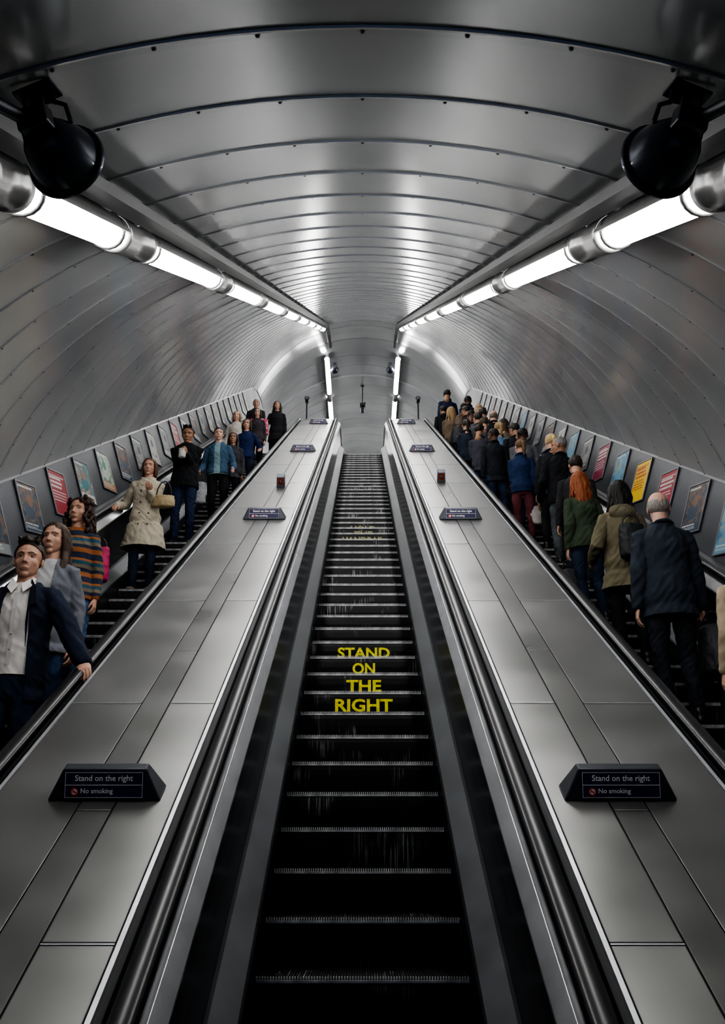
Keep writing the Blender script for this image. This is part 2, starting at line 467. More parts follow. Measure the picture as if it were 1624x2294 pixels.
def child(name, me, mats, parent, label=None, solid=0):
    me.materials.clear()
    for m in mats: me.materials.append(m)
    me.shade_smooth()
    ob = bpy.data.objects.new(name, me)
    if solid:
        s = ob.modifiers.new('solid', 'SOLIDIFY'); s.thickness = solid; s.offset = 0
    link(ob, parent=parent, label=label)
    return ob
_cache = {}
def cached(key, fn):
    if key not in _cache: _cache[key] = fn()
    return _cache[key].copy()
prnd = random.Random(21)

def person(x, k, H, yaw, sex, skin, hair, hcol, top, legs, label, lh=None, rh=None, near=False, over=None, shoe=(.015, .015, .017),
           look=(0, 0), lcurl=22, rcurl=22, lfd=None, rfd=None, lpn=None, rpn=None, group=None, dy=0.2, topmat=None, bulk=0.0, hood=False, tilt=0, collar=True):
    """x lateral, k step index of the outer escalators, H standing height"""
    if yaw == 180 and not near:
        yaw += prnd.uniform(-18, 18)
        if look == (0, 0): look = (prnd.uniform(-40, 40), prnd.choice((0, 0, 12, 18)))
        if prnd.random() < .35: lh = (.10, -.28, 1.12)
    Y = 3.03+.4*k+dy; Z = .23094*k
    s = H/1.8
    vox = .0080 if near else .012
    sh = .176 if sex == 'm' else .153
    shz = 1.425 if sex == 'm' else 1.395
    lh = lh or (sh+.06, -.02, .86); rh = rh or (-sh-.06, -.02, .86)
    arms = {}
    for sg, W in ((1, lh), (-1, rh)):
        S = Vector((sg*sh, 0.0, shz))
        E, Wc = ik(S, W, .29, .262, (sg*.15, .9, -.3))
        arms[sg] = (S, E, Wc)
    leg = {}
    for sg in (1, -1):
        hip = Vector((sg*.088, .0, .92)); ank = Vector((sg*.10, .045, .085))
        kn, ank = ik(hip, ank, .425, .418, (sg*.15, -1, 0))
        leg[sg] = (hip, kn, ank)
    prof = torso_profile(sex)
    akey = (sex, vox, tuple(lh), tuple(rh))
    def mk_body():
        bm = bmesh.new()
        tube(bm, [(0, 0, z) for z, a, b in prof], [(a-.006, b-.006) for z, a, b in prof], seg=20)
        tube(bm, [(0, .01, 1.44), (0, .0, 1.58)], [.060, .053])
        for sg in (1, -1):
            S, E, W = arms[sg]
            tube(bm, [S-Vector((sg*.05, 0, -.01)), S, S.lerp(E, .5), E, E.lerp(W, .35), W], [.045, .052, .045, .037, .037, .024])
            h, kn, an = leg[sg]
            tube(bm, [h, h.lerp(kn, .45), kn, kn.lerp(an, .35), an], [.082, .074, .052, .052, .036])
            tube(bm, [an+Vector((0, .03, -.045)), an+Vector((0, -.06, -.045)), an+Vector((sg*.012, -.16, -.06))], [.034, .036, .024])
        return bake(bm, vox, 4)
    body = cached(('body',)+akey, mk_body)
    parts = [(body, None, False)]
    HM = Matrix.Translation((0, -.008, 1.658 if sex == 'm' else 1.642)) @ Matrix.Rotation(radians(look[0]), 4, 'Z') @ Matrix.Rotation(radians(look[1]), 4, 'X') @ Matrix.Diagonal((1.05, 1.06, 1.06, 1))
    parts.append((head_mesh(sex), HM, False))
    handpos = {}
    for sg, fdv, pnv, cu in ((1, lfd, lpn, lcurl), (-1, rfd, rpn, rcurl)):
        S, E, W = arms[sg]
        fd = Vector(fdv).normalized() if fdv else ((W-E).normalized())
        pn = Vector(pnv) if pnv else Vector((-sg, .1, 0))
        pn = (pn - pn.dot(fd)*fd).normalized()
        zc = -pn; xc = fd.cross(zc)
        M = Matrix(((xc.x, fd.x, zc.x, W.x), (xc.y, fd.y, zc.y, W.y), (xc.z, fd.z, zc.z, W.z), (0, 0, 0, 1)))
        if sg == -1: M = M @ Matrix.Diagonal((-1, 1, 1, 1))
        sc = .97 if sex == 'm' else .88
        M = M @ Matrix.Diagonal((sc, sc, sc, 1))
        parts.append((hand_mesh(cu), M, sg == -1))
        handpos[sg] = (W, fd)
    me = join_meshes(parts, 'person')
    sk = cmat('skin', SKINS[skin], rough=.5, var=.08, vscale=12, bump=.04, bscale=200, spec=.4)
    for m in (sk, M_LIP if skin != 'dark' else sk, hairmat(hcol), M_EYEW, M_IRIS): me.materials.append(m)
    root = bpy.data.objects.new('person', me)
    root.location = (x, Y, Z); root.rotation_euler = (0, radians(tilt), radians(yaw)); root.scale = (s, s, s)
    link(root, label=label, cat='person', group=group)
    if hair:
        hm = hair_mesh(hair).copy(); hm.transform(HM)
        child('hair', hm, [hairmat(hcol)], root)
    def mk_tr():
        bm = bmesh.new()
        tube(bm, [(0, .005, .84), (0, .003, .93), (0, 0, 1.03)], [(tor(sex, .88)[0]+.004, .108), (tor(sex, .95)[0]+.005, .118), (tor(sex, 1.03)[0]+.004, .106)], seg=20, capf=.4)
        for sg in (1, -1):
            h, kn, an = leg[sg]
            tube(bm, [h, h.lerp(kn, .45), kn, kn.lerp(an, .35), an+Vector((0, 0, -.01))], [.088, .083, .065, .062, .054 if sex == 'm' else .045])
        tm = bake(bm, vox, 4)
        fold(tm, .009 if sex == 'm' else .006, 11)
        return tm
    child('trousers', cached(('tr', sex, vox), mk_tr), [cloth(legs)], root)
    for sg in (1, -1):
        def mk_sh():
            an = leg[sg][2]
            bm = bmesh.new()
            tube(bm, [an+Vector((0, .035, -.040)), an+Vector((0, -.05, -.042)), an+Vector((sg*.008, -.12, -.052)), an+Vector((sg*.014, -.175, -.058))], [(.040, .042), (.044, .042), (.046, .030), (.034, .022)], seg=14, capf=.8)
            tube(bm, [an+Vector((0, .012, -.01)), an+Vector((0, .012, .02))], [.044, .046])
            sm = bake(bm, .010, 3)
            bm = bmesh.new(); bm.from_mesh(sm); cut(bm, (0, 0, .004), (0, 0, -1)); bm.to_mesh(sm); bm.free()
            return sm
        child('shoe', cached(('shoe', sex, sg), mk_sh), [cmat('shoe', shoe, rough=.4)], root)
    def garment(name, spec, infl, opening=None, collar=False):
        col, hem, flare, sleeve = spec
        def mk():
            bm = bmesh.new()
            zs = [z for z, a, b in prof if z > hem+.03]
            P_ = []
            z = hem-.06
            low = []
            while z < .9:
                low.append(z); z += .09
            hipx = infl+(.012 if infl > .02 else .006)
            for z in low:
                d = (.97-z)
                P_.append((z, tor(sex, .97)[0]+hipx+flare*d/.4, tor(sex, .97)[1]+hipx+flare*d/.4*.7))
            if not low: P_.append((hem-.05, tor(sex, hem)[0]+infl, tor(sex, hem)[1]+infl))
            for z in zs:
                a, b = tor(sex, z)
                w = (hipx if z < 1.0 else infl) + (.012 if 1.0 < z < 1.2 else 0) + bulk
                P_.append((z, a+w, b+w))
            P_ = [p for i, p in enumerate(P_) if i == 0 or p[0] > P_[i-1][0]+.015]
            tube(bm, [(0, 0, p[0]) for p in P_], [(p[1], p[2]) for p in P_], seg=24, capf=.25)
            for sg in (1, -1):
                S, E, W = arms[sg]
                We = E.lerp(W, sleeve)
                b2 = bulk*.6
                tube(bm, [S-Vector((sg*.06, 0, -.008)), S+Vector((-sg*.010, 0, 0)), S.lerp(E, .5), E, E.lerp(We, .5), We], [.046+infl*.6, .052+infl*.6+b2, .044+infl*.85+b2, .040+infl*.8+b2, .034+infl*.8+b2, .028+infl*.6])
            zc = 1.515 if sex == 'm' else 1.495
            if collar:
                pts = [(.076*sin(t), .014+.072*cos(t), zc+.016*cos(t)) for t in [radians(-138+23*q) for q in range(13)]]
                tube(bm, pts, [(.012, .022)]*13, ref=Vector((0, 0, 1)), seg=8)
            if hood: ell(bm, (0, .095, zc-.06), (.12, .055, .075))
            gm = bake(bm, vox if not collar else min(vox, .010), 4 if not collar else 3)
            bm = bmesh.new(); bm.from_mesh(gm); cut(bm, (0, 0, hem), (0, 0, -1))
            if opening:
                zt, wt, zb, wb = opening
                for sg in (1, -1):
                    A = Vector((sg*wt, 0, zt)); B = Vector((sg*wb, 0, zb)); d = (A-B).normalized()
                    no = d.cross(Vector((0, 1, 0)))
                    bmesh.ops.bisect_plane(bm, geom=bm.verts[:]+bm.edges[:]+bm.faces[:], plane_co=A, plane_no=no)
                dl = []
                for f in bm.faces:
                    c = f.calc_center_median()
                    if c.y < -.01:
                        t = (c.z-zb)/(zt-zb); w = wb+(wt-wb)*t
                        if abs(c.x) < w: dl.append(f)
                bmesh.ops.delete(bm, geom=dl, context='FACES')
            bm.to_mesh(gm); bm.free()
            fold(gm, .006 if infl < .02 else .010, 8, seed=hem*10)
            return gm
        gm = cached(('g', akey, hem, flare, sleeve, infl, bulk, bool(opening), opening, collar, hood), mk)
        return child(name, gm, [topmat if (topmat and name in ('top', 'cardigan')) else cloth(col)], root, solid=.006 if opening or hem < .95 else 0)
    garment(top[4] if len(top) > 4 else 'top', top[:4], .014, collar=(len(top) > 4 and top[4] == 'shirt') or (not over and collar))
    if over:
        garment(over[4], over[:4], .026, over[5] if len(over) > 5 else None, collar=True)
    return root, arms, handpos, (x, Y, Z, s, yaw)

def to_world(tr, v):
    x, Y, Z, s, yaw = tr
    v = Matrix.Rotation(radians(yaw), 3, 'Z') @ (Vector(v)*s)
    return Vector((x, Y, Z))+v

BLK = (.012, .013, .016); NAVY = (.014, .02, .045); JEAN = (.03, .06, .12)
# ---- facing camera, travelling down
pL1 = person(-2.24, 7, 1.98, 0, 'm', 'light', 'short', (.030, .018, .012), ((.75, .72, .70), .95, 0, .85, 'shirt'), (.02, .035, .075),
             'person in navy blazer and white open-neck shirt, hand resting on handrail', lh=(.465, -.20, .985), near=True,
             over=((.012, .018, .040), .80, .02, .93, 'blazer', (1.54, .075, .80, .11)), lfd=(.30, -.75, -.55), lpn=(.1, .5, -.86), lcurl=28, look=(8, -2))
pL2 = person(-2.36, 9, 1.95, 0, 'f', 'light', 'long', (.05, .028, .018), ((.45, .45, .46), .9, 0, .5), JEAN,
             'person with dark brown hair in a pale grey cardigan', near=True, over=((.17, .18, .21), .82, .02, .92, 'cardigan', (1.5, .06, .8, .06)), look=(-4, 0))
pL3 = person(-2.58, 12, 1.92, 0, 'f', 'light', 'curly', (.035, .015, .01), ((.3, .2, .1), .86, .03, .9, 'cardigan'), (.07, .13, .24),
             'person with curly dark hair in a striped cardigan and pale jeans', near=True, topmat=stripes_mat(), rh=(-.15, -.2, 1.1), look=(-10, 0))
pL0 = person(-2.84, 8, 1.78, 0, 'f', 'fair', 'bob', (.2, .1, .05), ((.42, .24, .26), .9, 0, .9), NAVY, 'person in a pink patterned blouse')
pL4 = person(-2.76, 20, 1.84, 4, 'f', 'light', 'bob', (.10, .05, .03), ((.35, .32, .28), .95, 0, .6), (.02, .03, .06),
             'person in a beige double-breasted trench coat holding the handrail', near=True, rh=(-.34, -.12, 1.08), rfd=(-.1, -.85, -.5), rpn=(0, .5, -.86),
             lh=(.06, -.22, 1.24), lpn=(0, 1, 0), over=((.50, .45, .36), .56, .08, .95, 'coat'), look=(-4, 2), shoe=(.25, .2, .16))
pL5 = person(-2.78, 26, 2.02, 0, 'm', 'tan', 'short', (.015, .011, .01), ((.05, .05, .06), .92, 0, .8), (.02, .03, .075),
             'person in dark jacket and jeans eating from a white bag', near=True, lh=(.05, -.26, 1.25), rh=(-.04, -.26, 1.21), lpn=(-.6, .8, 0), rpn=(.6, .8, 0), lcurl=50, rcurl=50,
             over=(BLK, .84, .03, .95, 'jacket'), look=(0, 14))
pL6 = person(-2.43, 29, 1.89, 0, 'f', 'fair', 'tied', (.04, .025, .02), ((.22, .33, .36), .9, 0, .6), BLK,
             'person in a light blue denim jacket and black jeans', near=True, rh=(-.27, -.14, .95), over=((.055, .11, .18), .92, .02, .93, 'denim_jacket', (1.5, .05, .9, .055)), look=(6, 0), lh=(.27, -.16, .96), tilt=-2)
pL7 = person(-2.36, 31, 1.70, 0, 'f', 'tan', 'long', (.012, .01, .01), ((.05, .05, .06), .8, .02, .92), BLK, 'person with long black hair in dark clothes')
pL8 = person(-2.34, 35, 1.82, -4, 'f', 'light', 'bob', (.05, .03, .02), ((.014, .028, .10), .9, 0, .93), NAVY, 'person in a royal blue sweater, hand on rail', lh=(.32, -.12, 1.06), lpn=(0, .5, -.86), lfd=(0, -.86, -.5))
pL9 = person(-2.85, 40, 1.82, 0, 'f', 'fair', 'bob', (.30, .20, .11), ((.56, .52, .47), .88, 0, .85), NAVY, 'blonde person in a white blouse')
pL10 = person(-2.82, 48, 1.88, 0, 'm', 'light', 'crop', (.12, .08, .06), ((.04, .04, .05), .85, 0, .93), BLK, 'person with cropped hair in a dark coat')
pL11 = person(-2.18, 46, 1.90, 0, 'f', 'light', 'long', (.02, .012, .012), ((.02, .02, .025), .7, .04, .93), BLK, 'person with long dark hair carrying a pink bag', rh=(-.27, -.22, 1.02))
pL12 = person(-2.58, 44, 1.76, 0, 'f', 'fair', 'bob', (.06, .03, .02), ((.06, .05, .06), .8, .03, .93), BLK, 'person in a dark purple coat')

# ---- facing away, travelling up
pR0 = person(2.72, 8, 1.92, 182, 'f', 'fair', 'bob', (.45, .32, .18), ((.42, .35, .25), .82, .02, .93), BLK, 'blonde person in a cream jacket')
pR1 = person(2.57, 11, 2.03, 180, 'm', 'fair', 'fringe', (.30, .27, .25), ((.3, .32, .36), .95, 0, .9), (.020, .024, .034),
             'balding person in a dark grey suit carrying a bag', near=True, over=((.034, .044, .062), .80, .03, .95, 'suit_jacket'), rh=(-.27, -.10, .86), rcurl=70, look=(-18, 0))
pR2 = person(2.58, 14, 1.94, 176, 'f', 'tan', 'long', (.012, .010, .010), ((.2, .18, .13), .95, 0, .9), BLK,
             'person with long black hair in a khaki parka', near=True, over=((.165, .145, .095), .72, .05, .95, 'parka'), look=(10, 0), lh=(.26, -.2, 1.05), hood=True)
pR3 = person(2.55, 17, 1.84, 190, 'f', 'fair', 'long', (.26, .07, .02), ((.06, .08, .05), .95, 0, .9), (.02, .035, .07),
             'red-haired person in an olive green jacket and jeans', near=True, over=((.050, .070, .044), .86, .03, .95, 'jacket'), look=(-10, 0), tilt=2)
pR22 = person(2.70, 20, 1.84, 180, 'm', 'light', 'short', (.03, .02, .015), ((.03, .03, .035), .82, .02, .93), (.02, .03, .05), 'person in a black jacket with short dark hair', tilt=-2)
pR4 = person(2.84, 23, 1.98, 178, 'm', 'tan', 'crop', (.22, .21, .20), ((.02, .02, .02), .9, 0, .9), (.08, .09, .10),
             'grey-haired person in a black leather jacket looking sideways', near=True, over=(BLK, .84, .03, .95, 'leather_jacket'), look=(62, 0), lh=(.27, -.15, .95))
pR5 = person(2.84, 25, 1.94, 180, 'f', 'fair', 'tied', (.50, .36, .18), ((.02, .022, .03), .82, .03, .93), BLK, 'person with blonde ponytail in a dark jacket', tilt=-2)
pR6 = person(2.50, 26, 1.80, 180, 'f', 'light', 'tied', (.15, .08, .04), ((.016, .035, .10), .86, .03, .93), (.14, .04, .05), 'person in a blue quilted jacket and patterned trousers', bulk=.015, look=(25, 0))
pR7 = person(2.70, 28, 1.90, 180, 'm', 'dark', 'crop', (.01, .009, .008), ((.13, .135, .15), .80, .02, .93), (.04, .05, .10), 'person in a grey overcoat')
pR8 = person(2.32, 29, 1.85, 180, 'm', 'dark', 'crop', (.01, .009, .008), ((.018, .02, .028), .8, .02, .93), (.03, .05, .1), 'person in a dark suit', tilt=2)
pR23 = person(2.78, 31, 1.86, 180, 'm', 'tan', 'short', (.02, .015, .01), ((.02, .022, .03), .8, .02, .93), BLK, 'person with dark hair in a black overcoat')
pR9 = person(2.50, 32, 1.86, 180, 'f', 'fair', 'tied', (.30, .20, .10), ((.12, .22, .34), .88, .02, .93), (.03, .05, .11), 'person in a light denim jacket', look=(30, 0), tilt=-2)
pR20 = person(2.20, 32, 1.80, 180, 'm', 'tan', 'short', (.02, .015, .01), ((.06, .06, .08), .82, .02, .93), JEAN, 'person with dark hair in a charcoal jumper')
pR24 = person(2.80, 34, 1.86, 180, 'f', 'light', 'bob', (.05, .03, .02), ((.18, .14, .10), .8, .02, .93), BLK, 'person with bobbed brown hair in a tan coat')
pR25 = person(2.40, 34, 1.86, 180, 'm', 'fair', 'short', (.08, .05, .03), ((.07, .055, .04), .82, .02, .93), BLK, 'person in a dark brown jacket')
pR26 = person(2.10, 35, 1.80, 180, 'f', 'light', 'tied', (.03, .02, .015), ((.02, .03, .05), .82, .02, .93), BLK, 'person with tied dark hair in navy top')
pR10 = person(2.78, 37, 1.92, 180, 'm', 'fair', 'fringe', (.2, .15, .12), (BLK, .82, .02, .93), BLK, 'balding person in a black coat')
pR11 = person(2.45, 36, 1.90, 180, 'm', 'light', 'short', (.03, .02, .015), ((.08, .085, .10), .82, .02, .93), NAVY, 'person with dark hair in a grey suit', tilt=2)
pR14 = person(2.12, 38, 1.80, 180, 'f', 'light', 'long', (.07, .04, .02), ((.02, .022, .03), .82, .02, .93), BLK, 'person with long brown hair wearing a dark backpack')
pR27 = person(2.42, 39, 1.86, 180, 'm', 'dark', 'crop', (.01, .009, .008), ((.14, .15, .17), .82, .02, .93), BLK, 'person in a pale grey jacket with black hair')
pR12 = person(2.72, 40, 1.88, 180, 'm', 'light', 'short', (.04, .03, .02), ((.02, .04, .11), .86, .02, .93), BLK, 'person in a navy jacket', look=(30, 0))
pR13 = person(2.34, 41, 1.90, 180, 'm', 'tan', 'short', (.02, .012, .01), ((.05, .05, .06), .82, .02, .93), BLK, 'person in a charcoal coat', tilt=-2)
pR19 = person(2.80, 43, 1.90, 180, 'f', 'fair', 'bob', (.45, .32, .2), ((.2, .04, .04), .82, .02, .93), BLK, 'blonde person in a red top')
pR15 = person(2.08, 42, 1.86, 180, 'f', 'fair', 'long', (.32, .21, .11), ((.15, .11, .08), .82, .02, .93), BLK, 'person with long fair hair in a brown jacket')
pR21 = person(2.50, 44, 1.88, 180, 'm', 'dark', 'crop', (.01, .009, .008), ((.07, .07, .08), .82, .02, .93), BLK, 'person with black hair in a grey hoodie')
pR17 = person(2.76, 47, 2.00, 180, 'm', 'dark', 'crop', (.01, .009, .008), ((.02, .03, .09), .82, .02, .93), BLK, 'person in a dark blue jacket')
pR16 = person(2.34, 50, 2.10, 180, 'm', 'tan', 'short', (.015, .011, .01), ((.016, .025, .06), .82, .02, .93), NAVY, 'tall person in a navy jumper at the escalator top')
pR18 = person(2.06, 46, 1.74, 180, 'm', 'tan', 'short', (.012, .01, .01), (BLK, .8, .03, .93), BLK, 'person in a black hooded coat', hood=True)

r4 = pL4[0]
for bx in (-.055, .055):
    for bz in (1.28, 1.13, .98, .83):
        a, b = tor('f', max(bz, .97))
        hx = .026+(.012 if 1.0 < bz < 1.2 else 0)+(.012 if bz < 1 else 0)
        if bz < .97: hx += .08*(.97-bz)/.4*.7
        yy = -(b+hx)*sqrt(max(.1, 1-(bx/(a+hx))**2))
        bm = bmesh.new()
        bmesh.ops.create_cone(bm, cap_ends=True, segments=12, radius1=.013, radius2=.011, depth=.014, matrix=Matrix.Translation((bx, yy-.005, bz)) @ Matrix.Rotation(pi/2, 4, 'X'))
        bm_obj('button', bm, [cmat('button', (.10, .07, .05), rough=.4)], parent=r4)
r1 = pL1[0]
for sg in (1, -1):
    vs = [(sg*.058, -.070, 1.53), (sg*.098, -.090, 1.47), (sg*.132, -.146, 1.36), (sg*.094, -.156, 1.34), (sg*.100, -.158, 1.10), (sg*.084, -.156, 1.24), (sg*.074, -.123, 1.40)]
    mesh_obj('lapel', vs, [(0, 1, 6), (1, 2, 3), (1, 3, 6), (3, 4, 5), (3, 5, 6)], [cloth((.007, .010, .024))], parent=r1).modifiers.new('s', 'SOLIDIFY').thickness = .006
    vs = [(sg*.010, -.100, 1.485), (sg*.062, -.062, 1.540), (sg*.072, -.03, 1.535), (sg*.072, -.105, 1.470), (sg*.035, -.130, 1.430)]
    mesh_obj('collar', vs, [(0, 1, 2, 3, 4)], [cloth((.80, .77, .75))], parent=r1).modifiers.new('s', 'SOLIDIFY').thickness = .005
mesh_obj('shirt_placket', [(-.012, -.128, 1.43), (.012, -.128, 1.43), (.012, -.140, 1.33), (.012, -.137, 1.20), (.012, -.133, 1.0), (-.012, -.133, 1.0), (-.012, -.137, 1.20), (-.012, -.140, 1.33)], [(0, 1, 2, 7), (7, 2, 3, 6), (6, 3, 4, 5)], [cloth((.66, .64, .62))], parent=r1)
for bz in (1.36, 1.27, 1.18, 1.09):
    bm = bmesh.new()
    bmesh.ops.create_uvsphere(bm, u_segments=10, v_segments=6, radius=.006, matrix=Matrix.Translation((0, -tor('m', bz)[1]-.020-(.01 if bz < 1.2 else 0), bz)))
    bm_obj('button', bm, [cmat('button', (.3, .28, .27), rough=.4)], parent=r1)

# ------------------------------------------------------------ BAGS
def bag(name, loc, dims, col, label, yaw=0, strap=.18, cat='bag', dotted=None, soft=.03):
    bm = bmesh.new()
    w, d, h = dims
    tube(bm, [(0, 0, -h/2+soft), (0, 0, 0), (0, 0, h/2-soft)], [(w/2, d/2), (w/2*.98, d/2*.95), (w/2*.9, d/2*.6)], seg=18, capf=.4)
    me = bake(bm, .012, 2); fold(me, .006, 12)
    me.materials.append(dotted or cmat('bag_'+name, col, rough=.6, var=.15, vscale=12)); me.shade_smooth()
    ob = bpy.data.objects.new(name, me); ob.location = loc; ob.rotation_euler = (0, 0, radians(yaw))
    link(ob, label=label, cat=cat)
    if strap:
        bm = bmesh.new()
        pts = [(-w*.32, 0, h/2-soft)] + [(-w*.32*cos(radians(t)), 0, h/2-soft+strap*sin(radians(t))) for t in (30, 60, 90, 120, 150)] + [(w*.32, 0, h/2-soft)]
        tube(bm, pts, [.008]*len(pts), seg=8)
        bm_obj('handle', bm, [cmat('strap', (.02, .018, .016), rough=.5)], smooth=True, parent=ob)
    return ob
def hand_w(p, sg):
    W, fd = p[2][sg]; return to_world(p[3], W+fd*.09)
dotm, nt, b = new_mat('pink_pattern')
vo = nt.nodes.new('ShaderNodeTexVoronoi'); vo.inputs['Scale'].default_value = 14
tcx = nt.nodes.new('ShaderNodeTexCoord'); nt.links.new(tcx.outputs['Object'], vo.inputs['Vector'])
cr = nt.nodes.new('ShaderNodeValToRGB'); cr.color_ramp.interpolation = 'CONSTANT'; cr.color_ramp.elements[0].color = (.75, .6, .5, 1); cr.color_ramp.elements[1].position = .35; cr.color_ramp.elements[1].color = (.5, .05, .12, 1)
nt.links.new(vo.outputs['Distance'], cr.inputs['Fac']); nt.links.new(cr.outputs['Color'], b.inputs['Base Color'])
h = hand_w(pL11, -1); bag('tote_bag', (h.x-.14, h.y-.16, h.z-.12), (.58, .16, .48), (.5, .1, .2), 'pink patterned tote bag carried by a person', dotted=dotm, strap=.14)
h = hand_w(pL6, -1); bag('shopping_bag', (h.x-.03, h.y-.02, h.z-.38), (.30, .14, .42), (.27, .28, .30), 'silver grey paper shopping bag held in a hand')
bag('handbag', to_world(pL4[3], (.23, -.15, 1.14)), (.30, .12, .20), (.36, .28, .16), 'beige leather handbag hanging from a shoulder', strap=.2)
bag('food_bag', to_world(pL5[3], (0, -.33, 1.24)), (.12, .09, .20), (.5, .48, .46), 'white paper food bag held in two hands', strap=0)
h = hand_w(pR1, -1); bag('holdall', (h.x+.06, h.y-.05, h.z-.27), (.30, .40, .42), (.025, .027, .032), 'black holdall bag carried in a hand', strap=.16)
bag('backpack', to_world(pR2[3], (-.04, .21, 1.12)), (.27, .18, .38), (.012, .014, .018), 'small black backpack worn over a khaki parka', strap=.1)
bag('backpack', to_world(pR14[3], (0, .19, 1.2)), (.30, .2, .42), (.015, .015, .02), 'dark backpack on a person with brown hair', strap=.1)
bag('backpack', to_world(pL3[3], (.16, .14, 1.22)), (.22, .16, .36), (.4, .02, .10), 'bright pink backpack on a shoulder', strap=.1)
h = hand_w(pR9, -1); bag('carrier_bag', (h.x-.02, h.y-.02, h.z-.28), (.26, .14, .34), (.30, .03, .03), 'red plastic carrier bag held in a hand', strap=.12)
h = hand_w(pR6, -1); bag('carrier_bag', (h.x-.03, h.y-.02, h.z-.28), (.26, .14, .34), (.36, .34, .32), 'pale plastic carrier bag held in a hand', strap=.12)
h = hand_w(pR3, 1); bag('carrier_bag', (h.x-.02, h.y+.02, h.z-.30), (.22, .16, .36), (.05, .05, .055), 'dark carrier bag held beside jeans', strap=.12)
bag('backpack', to_world(pR25[3], (0, .19, 1.2)), (.28, .2, .42), (.02, .03, .05), 'navy backpack on a person in a brown jacket', strap=.1)

# ------------------------------------------------------------ TUNNEL
R = 3.95; N0 = -3.05
SB = 31.6
def axis_pt(s): p = P(0, s, N0); return p.y, p.z
def tun_frames(s0, dists):
    out = []
    r = 4.5; tl = r*tan(radians(15)); s1 = SB-tl
    Y1, Z1 = axis_pt(s1); cY = Y1+r*.5; cZ = Z1-r*C30
    arc = r*pi/6
    for s in dists:
        if s <= s1:
            y, z = axis_pt(s); out.append((y, z, pi/6))
        elif s <= s1+arc:
            a = pi/6-(s-s1)/r; out.append((cY-r*sin(a), cZ+r*cos(a), a))
        else:
            out.append((cY+(s-s1-arc), cZ+r, 0))
    return out
PH = radians(64)
SEG = 72
def ring_prof(rad): return [(rad*sin(-PH+2*PH*k/SEG), rad*cos(-PH+2*PH*k/SEG)) for k in range(SEG+1)]
verts = []; faces = []; mi = []
s = -2.40
rows = []
while s < 43.5:
    step = 0.05 if s > 34.0 else 0.0
    rows += [(s, R-step, 0), (s+.001, R-.011-step, 2), (s+.016, R-.011-step, 2), (s+.017, R+.002-step, 1), (s+.029, R+.002-step, 1), (s+.030, R-step, 0), (s+.27, R-step-.001, 0), (s+.51, R-step-.002, 0), (s+.748, R-.003-step, 0)]
    s += .75
NR = 9
fr = tun_frames(0, [r[0] for r in rows])
for (s_, rad, m), (Y, Z, a) in zip(rows, fr):
    for (x, hh) in ring_prof(rad): verts.append((x, Y-hh*sin(a), Z+hh*cos(a)))
n = SEG+1
for i in range(len(rows)-1):
    for j in range(SEG):
        faces.append((i*n+j, (i+1)*n+j, (i+1)*n+j+1, i*n+j+1)); mi.append(rows[i][2] if rows[i][2] == rows[i+1][2] or rows[i][2] == 2 else 0)
for i, (s_, rad, m) in enumerate(rows):
    if i % NR != 0 or s_ > 20: continue
    so = .065
    Y, Z, a = tun_frames(0, [s_+so])[0]
    rr = R-.001
    for k in range(29):
        ph = -PH+2*PH*(k+.5)/29
        base = len(verts)
        def pt(ph, dr, dsx):
            hh = (rr-dr)*cos(ph); xx = (rr-dr)*sin(ph)
            return (xx, Y-hh*sin(a)+dsx*cos(a), Z+hh*cos(a)+dsx*sin(a))
        w = .008
        for q in range(6): verts.append(pt(ph+w*cos(q*pi/3)/rr, 0, w*sin(q*pi/3)))
        for q in range(6): verts.append(pt(ph+w*.6*cos(q*pi/3)/rr, .006, w*.6*sin(q*pi/3)))
        for q in range(6):
            faces.append((base+q, base+(q+1) % 6, base+6+(q+1) % 6, base+6+q)); mi.append(1)
        faces.append(tuple(base+6+q for q in range(6))); mi.append(1)
ceil = mesh_obj('ceiling', verts, faces, [M_LIN, M_SEAM, M_RIDGE], mi, smooth=True, kind='structure')
ceil.data.set_sharp_from_angle(angle=radians(20))

TD = [-2.4+.75*k for k in range(62)]
TF = tun_frames(0, TD)
for sg, nm in ((-1, 'wall_left'), (1, 'wall_right')):
    prof = [(sg*3.555, 1.735), (sg*3.33, 1.02), (sg*3.33, -.40), (sg*3.33, -2.9)]
    sweep(nm, prof, TF, [M_WALL], kind='structure')
    prof = [(sg*3.565, 1.77), (sg*3.535, 1.76), (sg*3.530, 1.735), (sg*3.55, 1.73)]
    sweep('trim_1' if sg < 0 else 'trim_2', prof, TF, [M_RIDGE], closed=True, kind='structure')
bm = bmesh.new(); box(bm, (0, .4, -.05), (6.7, 5.2, .1)); bm_obj('floor', bm, [M_FLOOR], kind='structure')
bm = bmesh.new(); box(bm, (0, 33.6, 12.10), (6.7, 18.2, .1)); bm_obj('floor', bm, [M_FLOOR], kind='structure')
ye, ze, _ = tun_frames(0, [43.0])[0]
bm = bmesh.new(); box(bm, (0, ye, 15.6), (7.6, .1, 7.2)); bm_obj('wall_back', bm, [mat('end_wall', (.7, .7, .7), .4)], kind='structure')

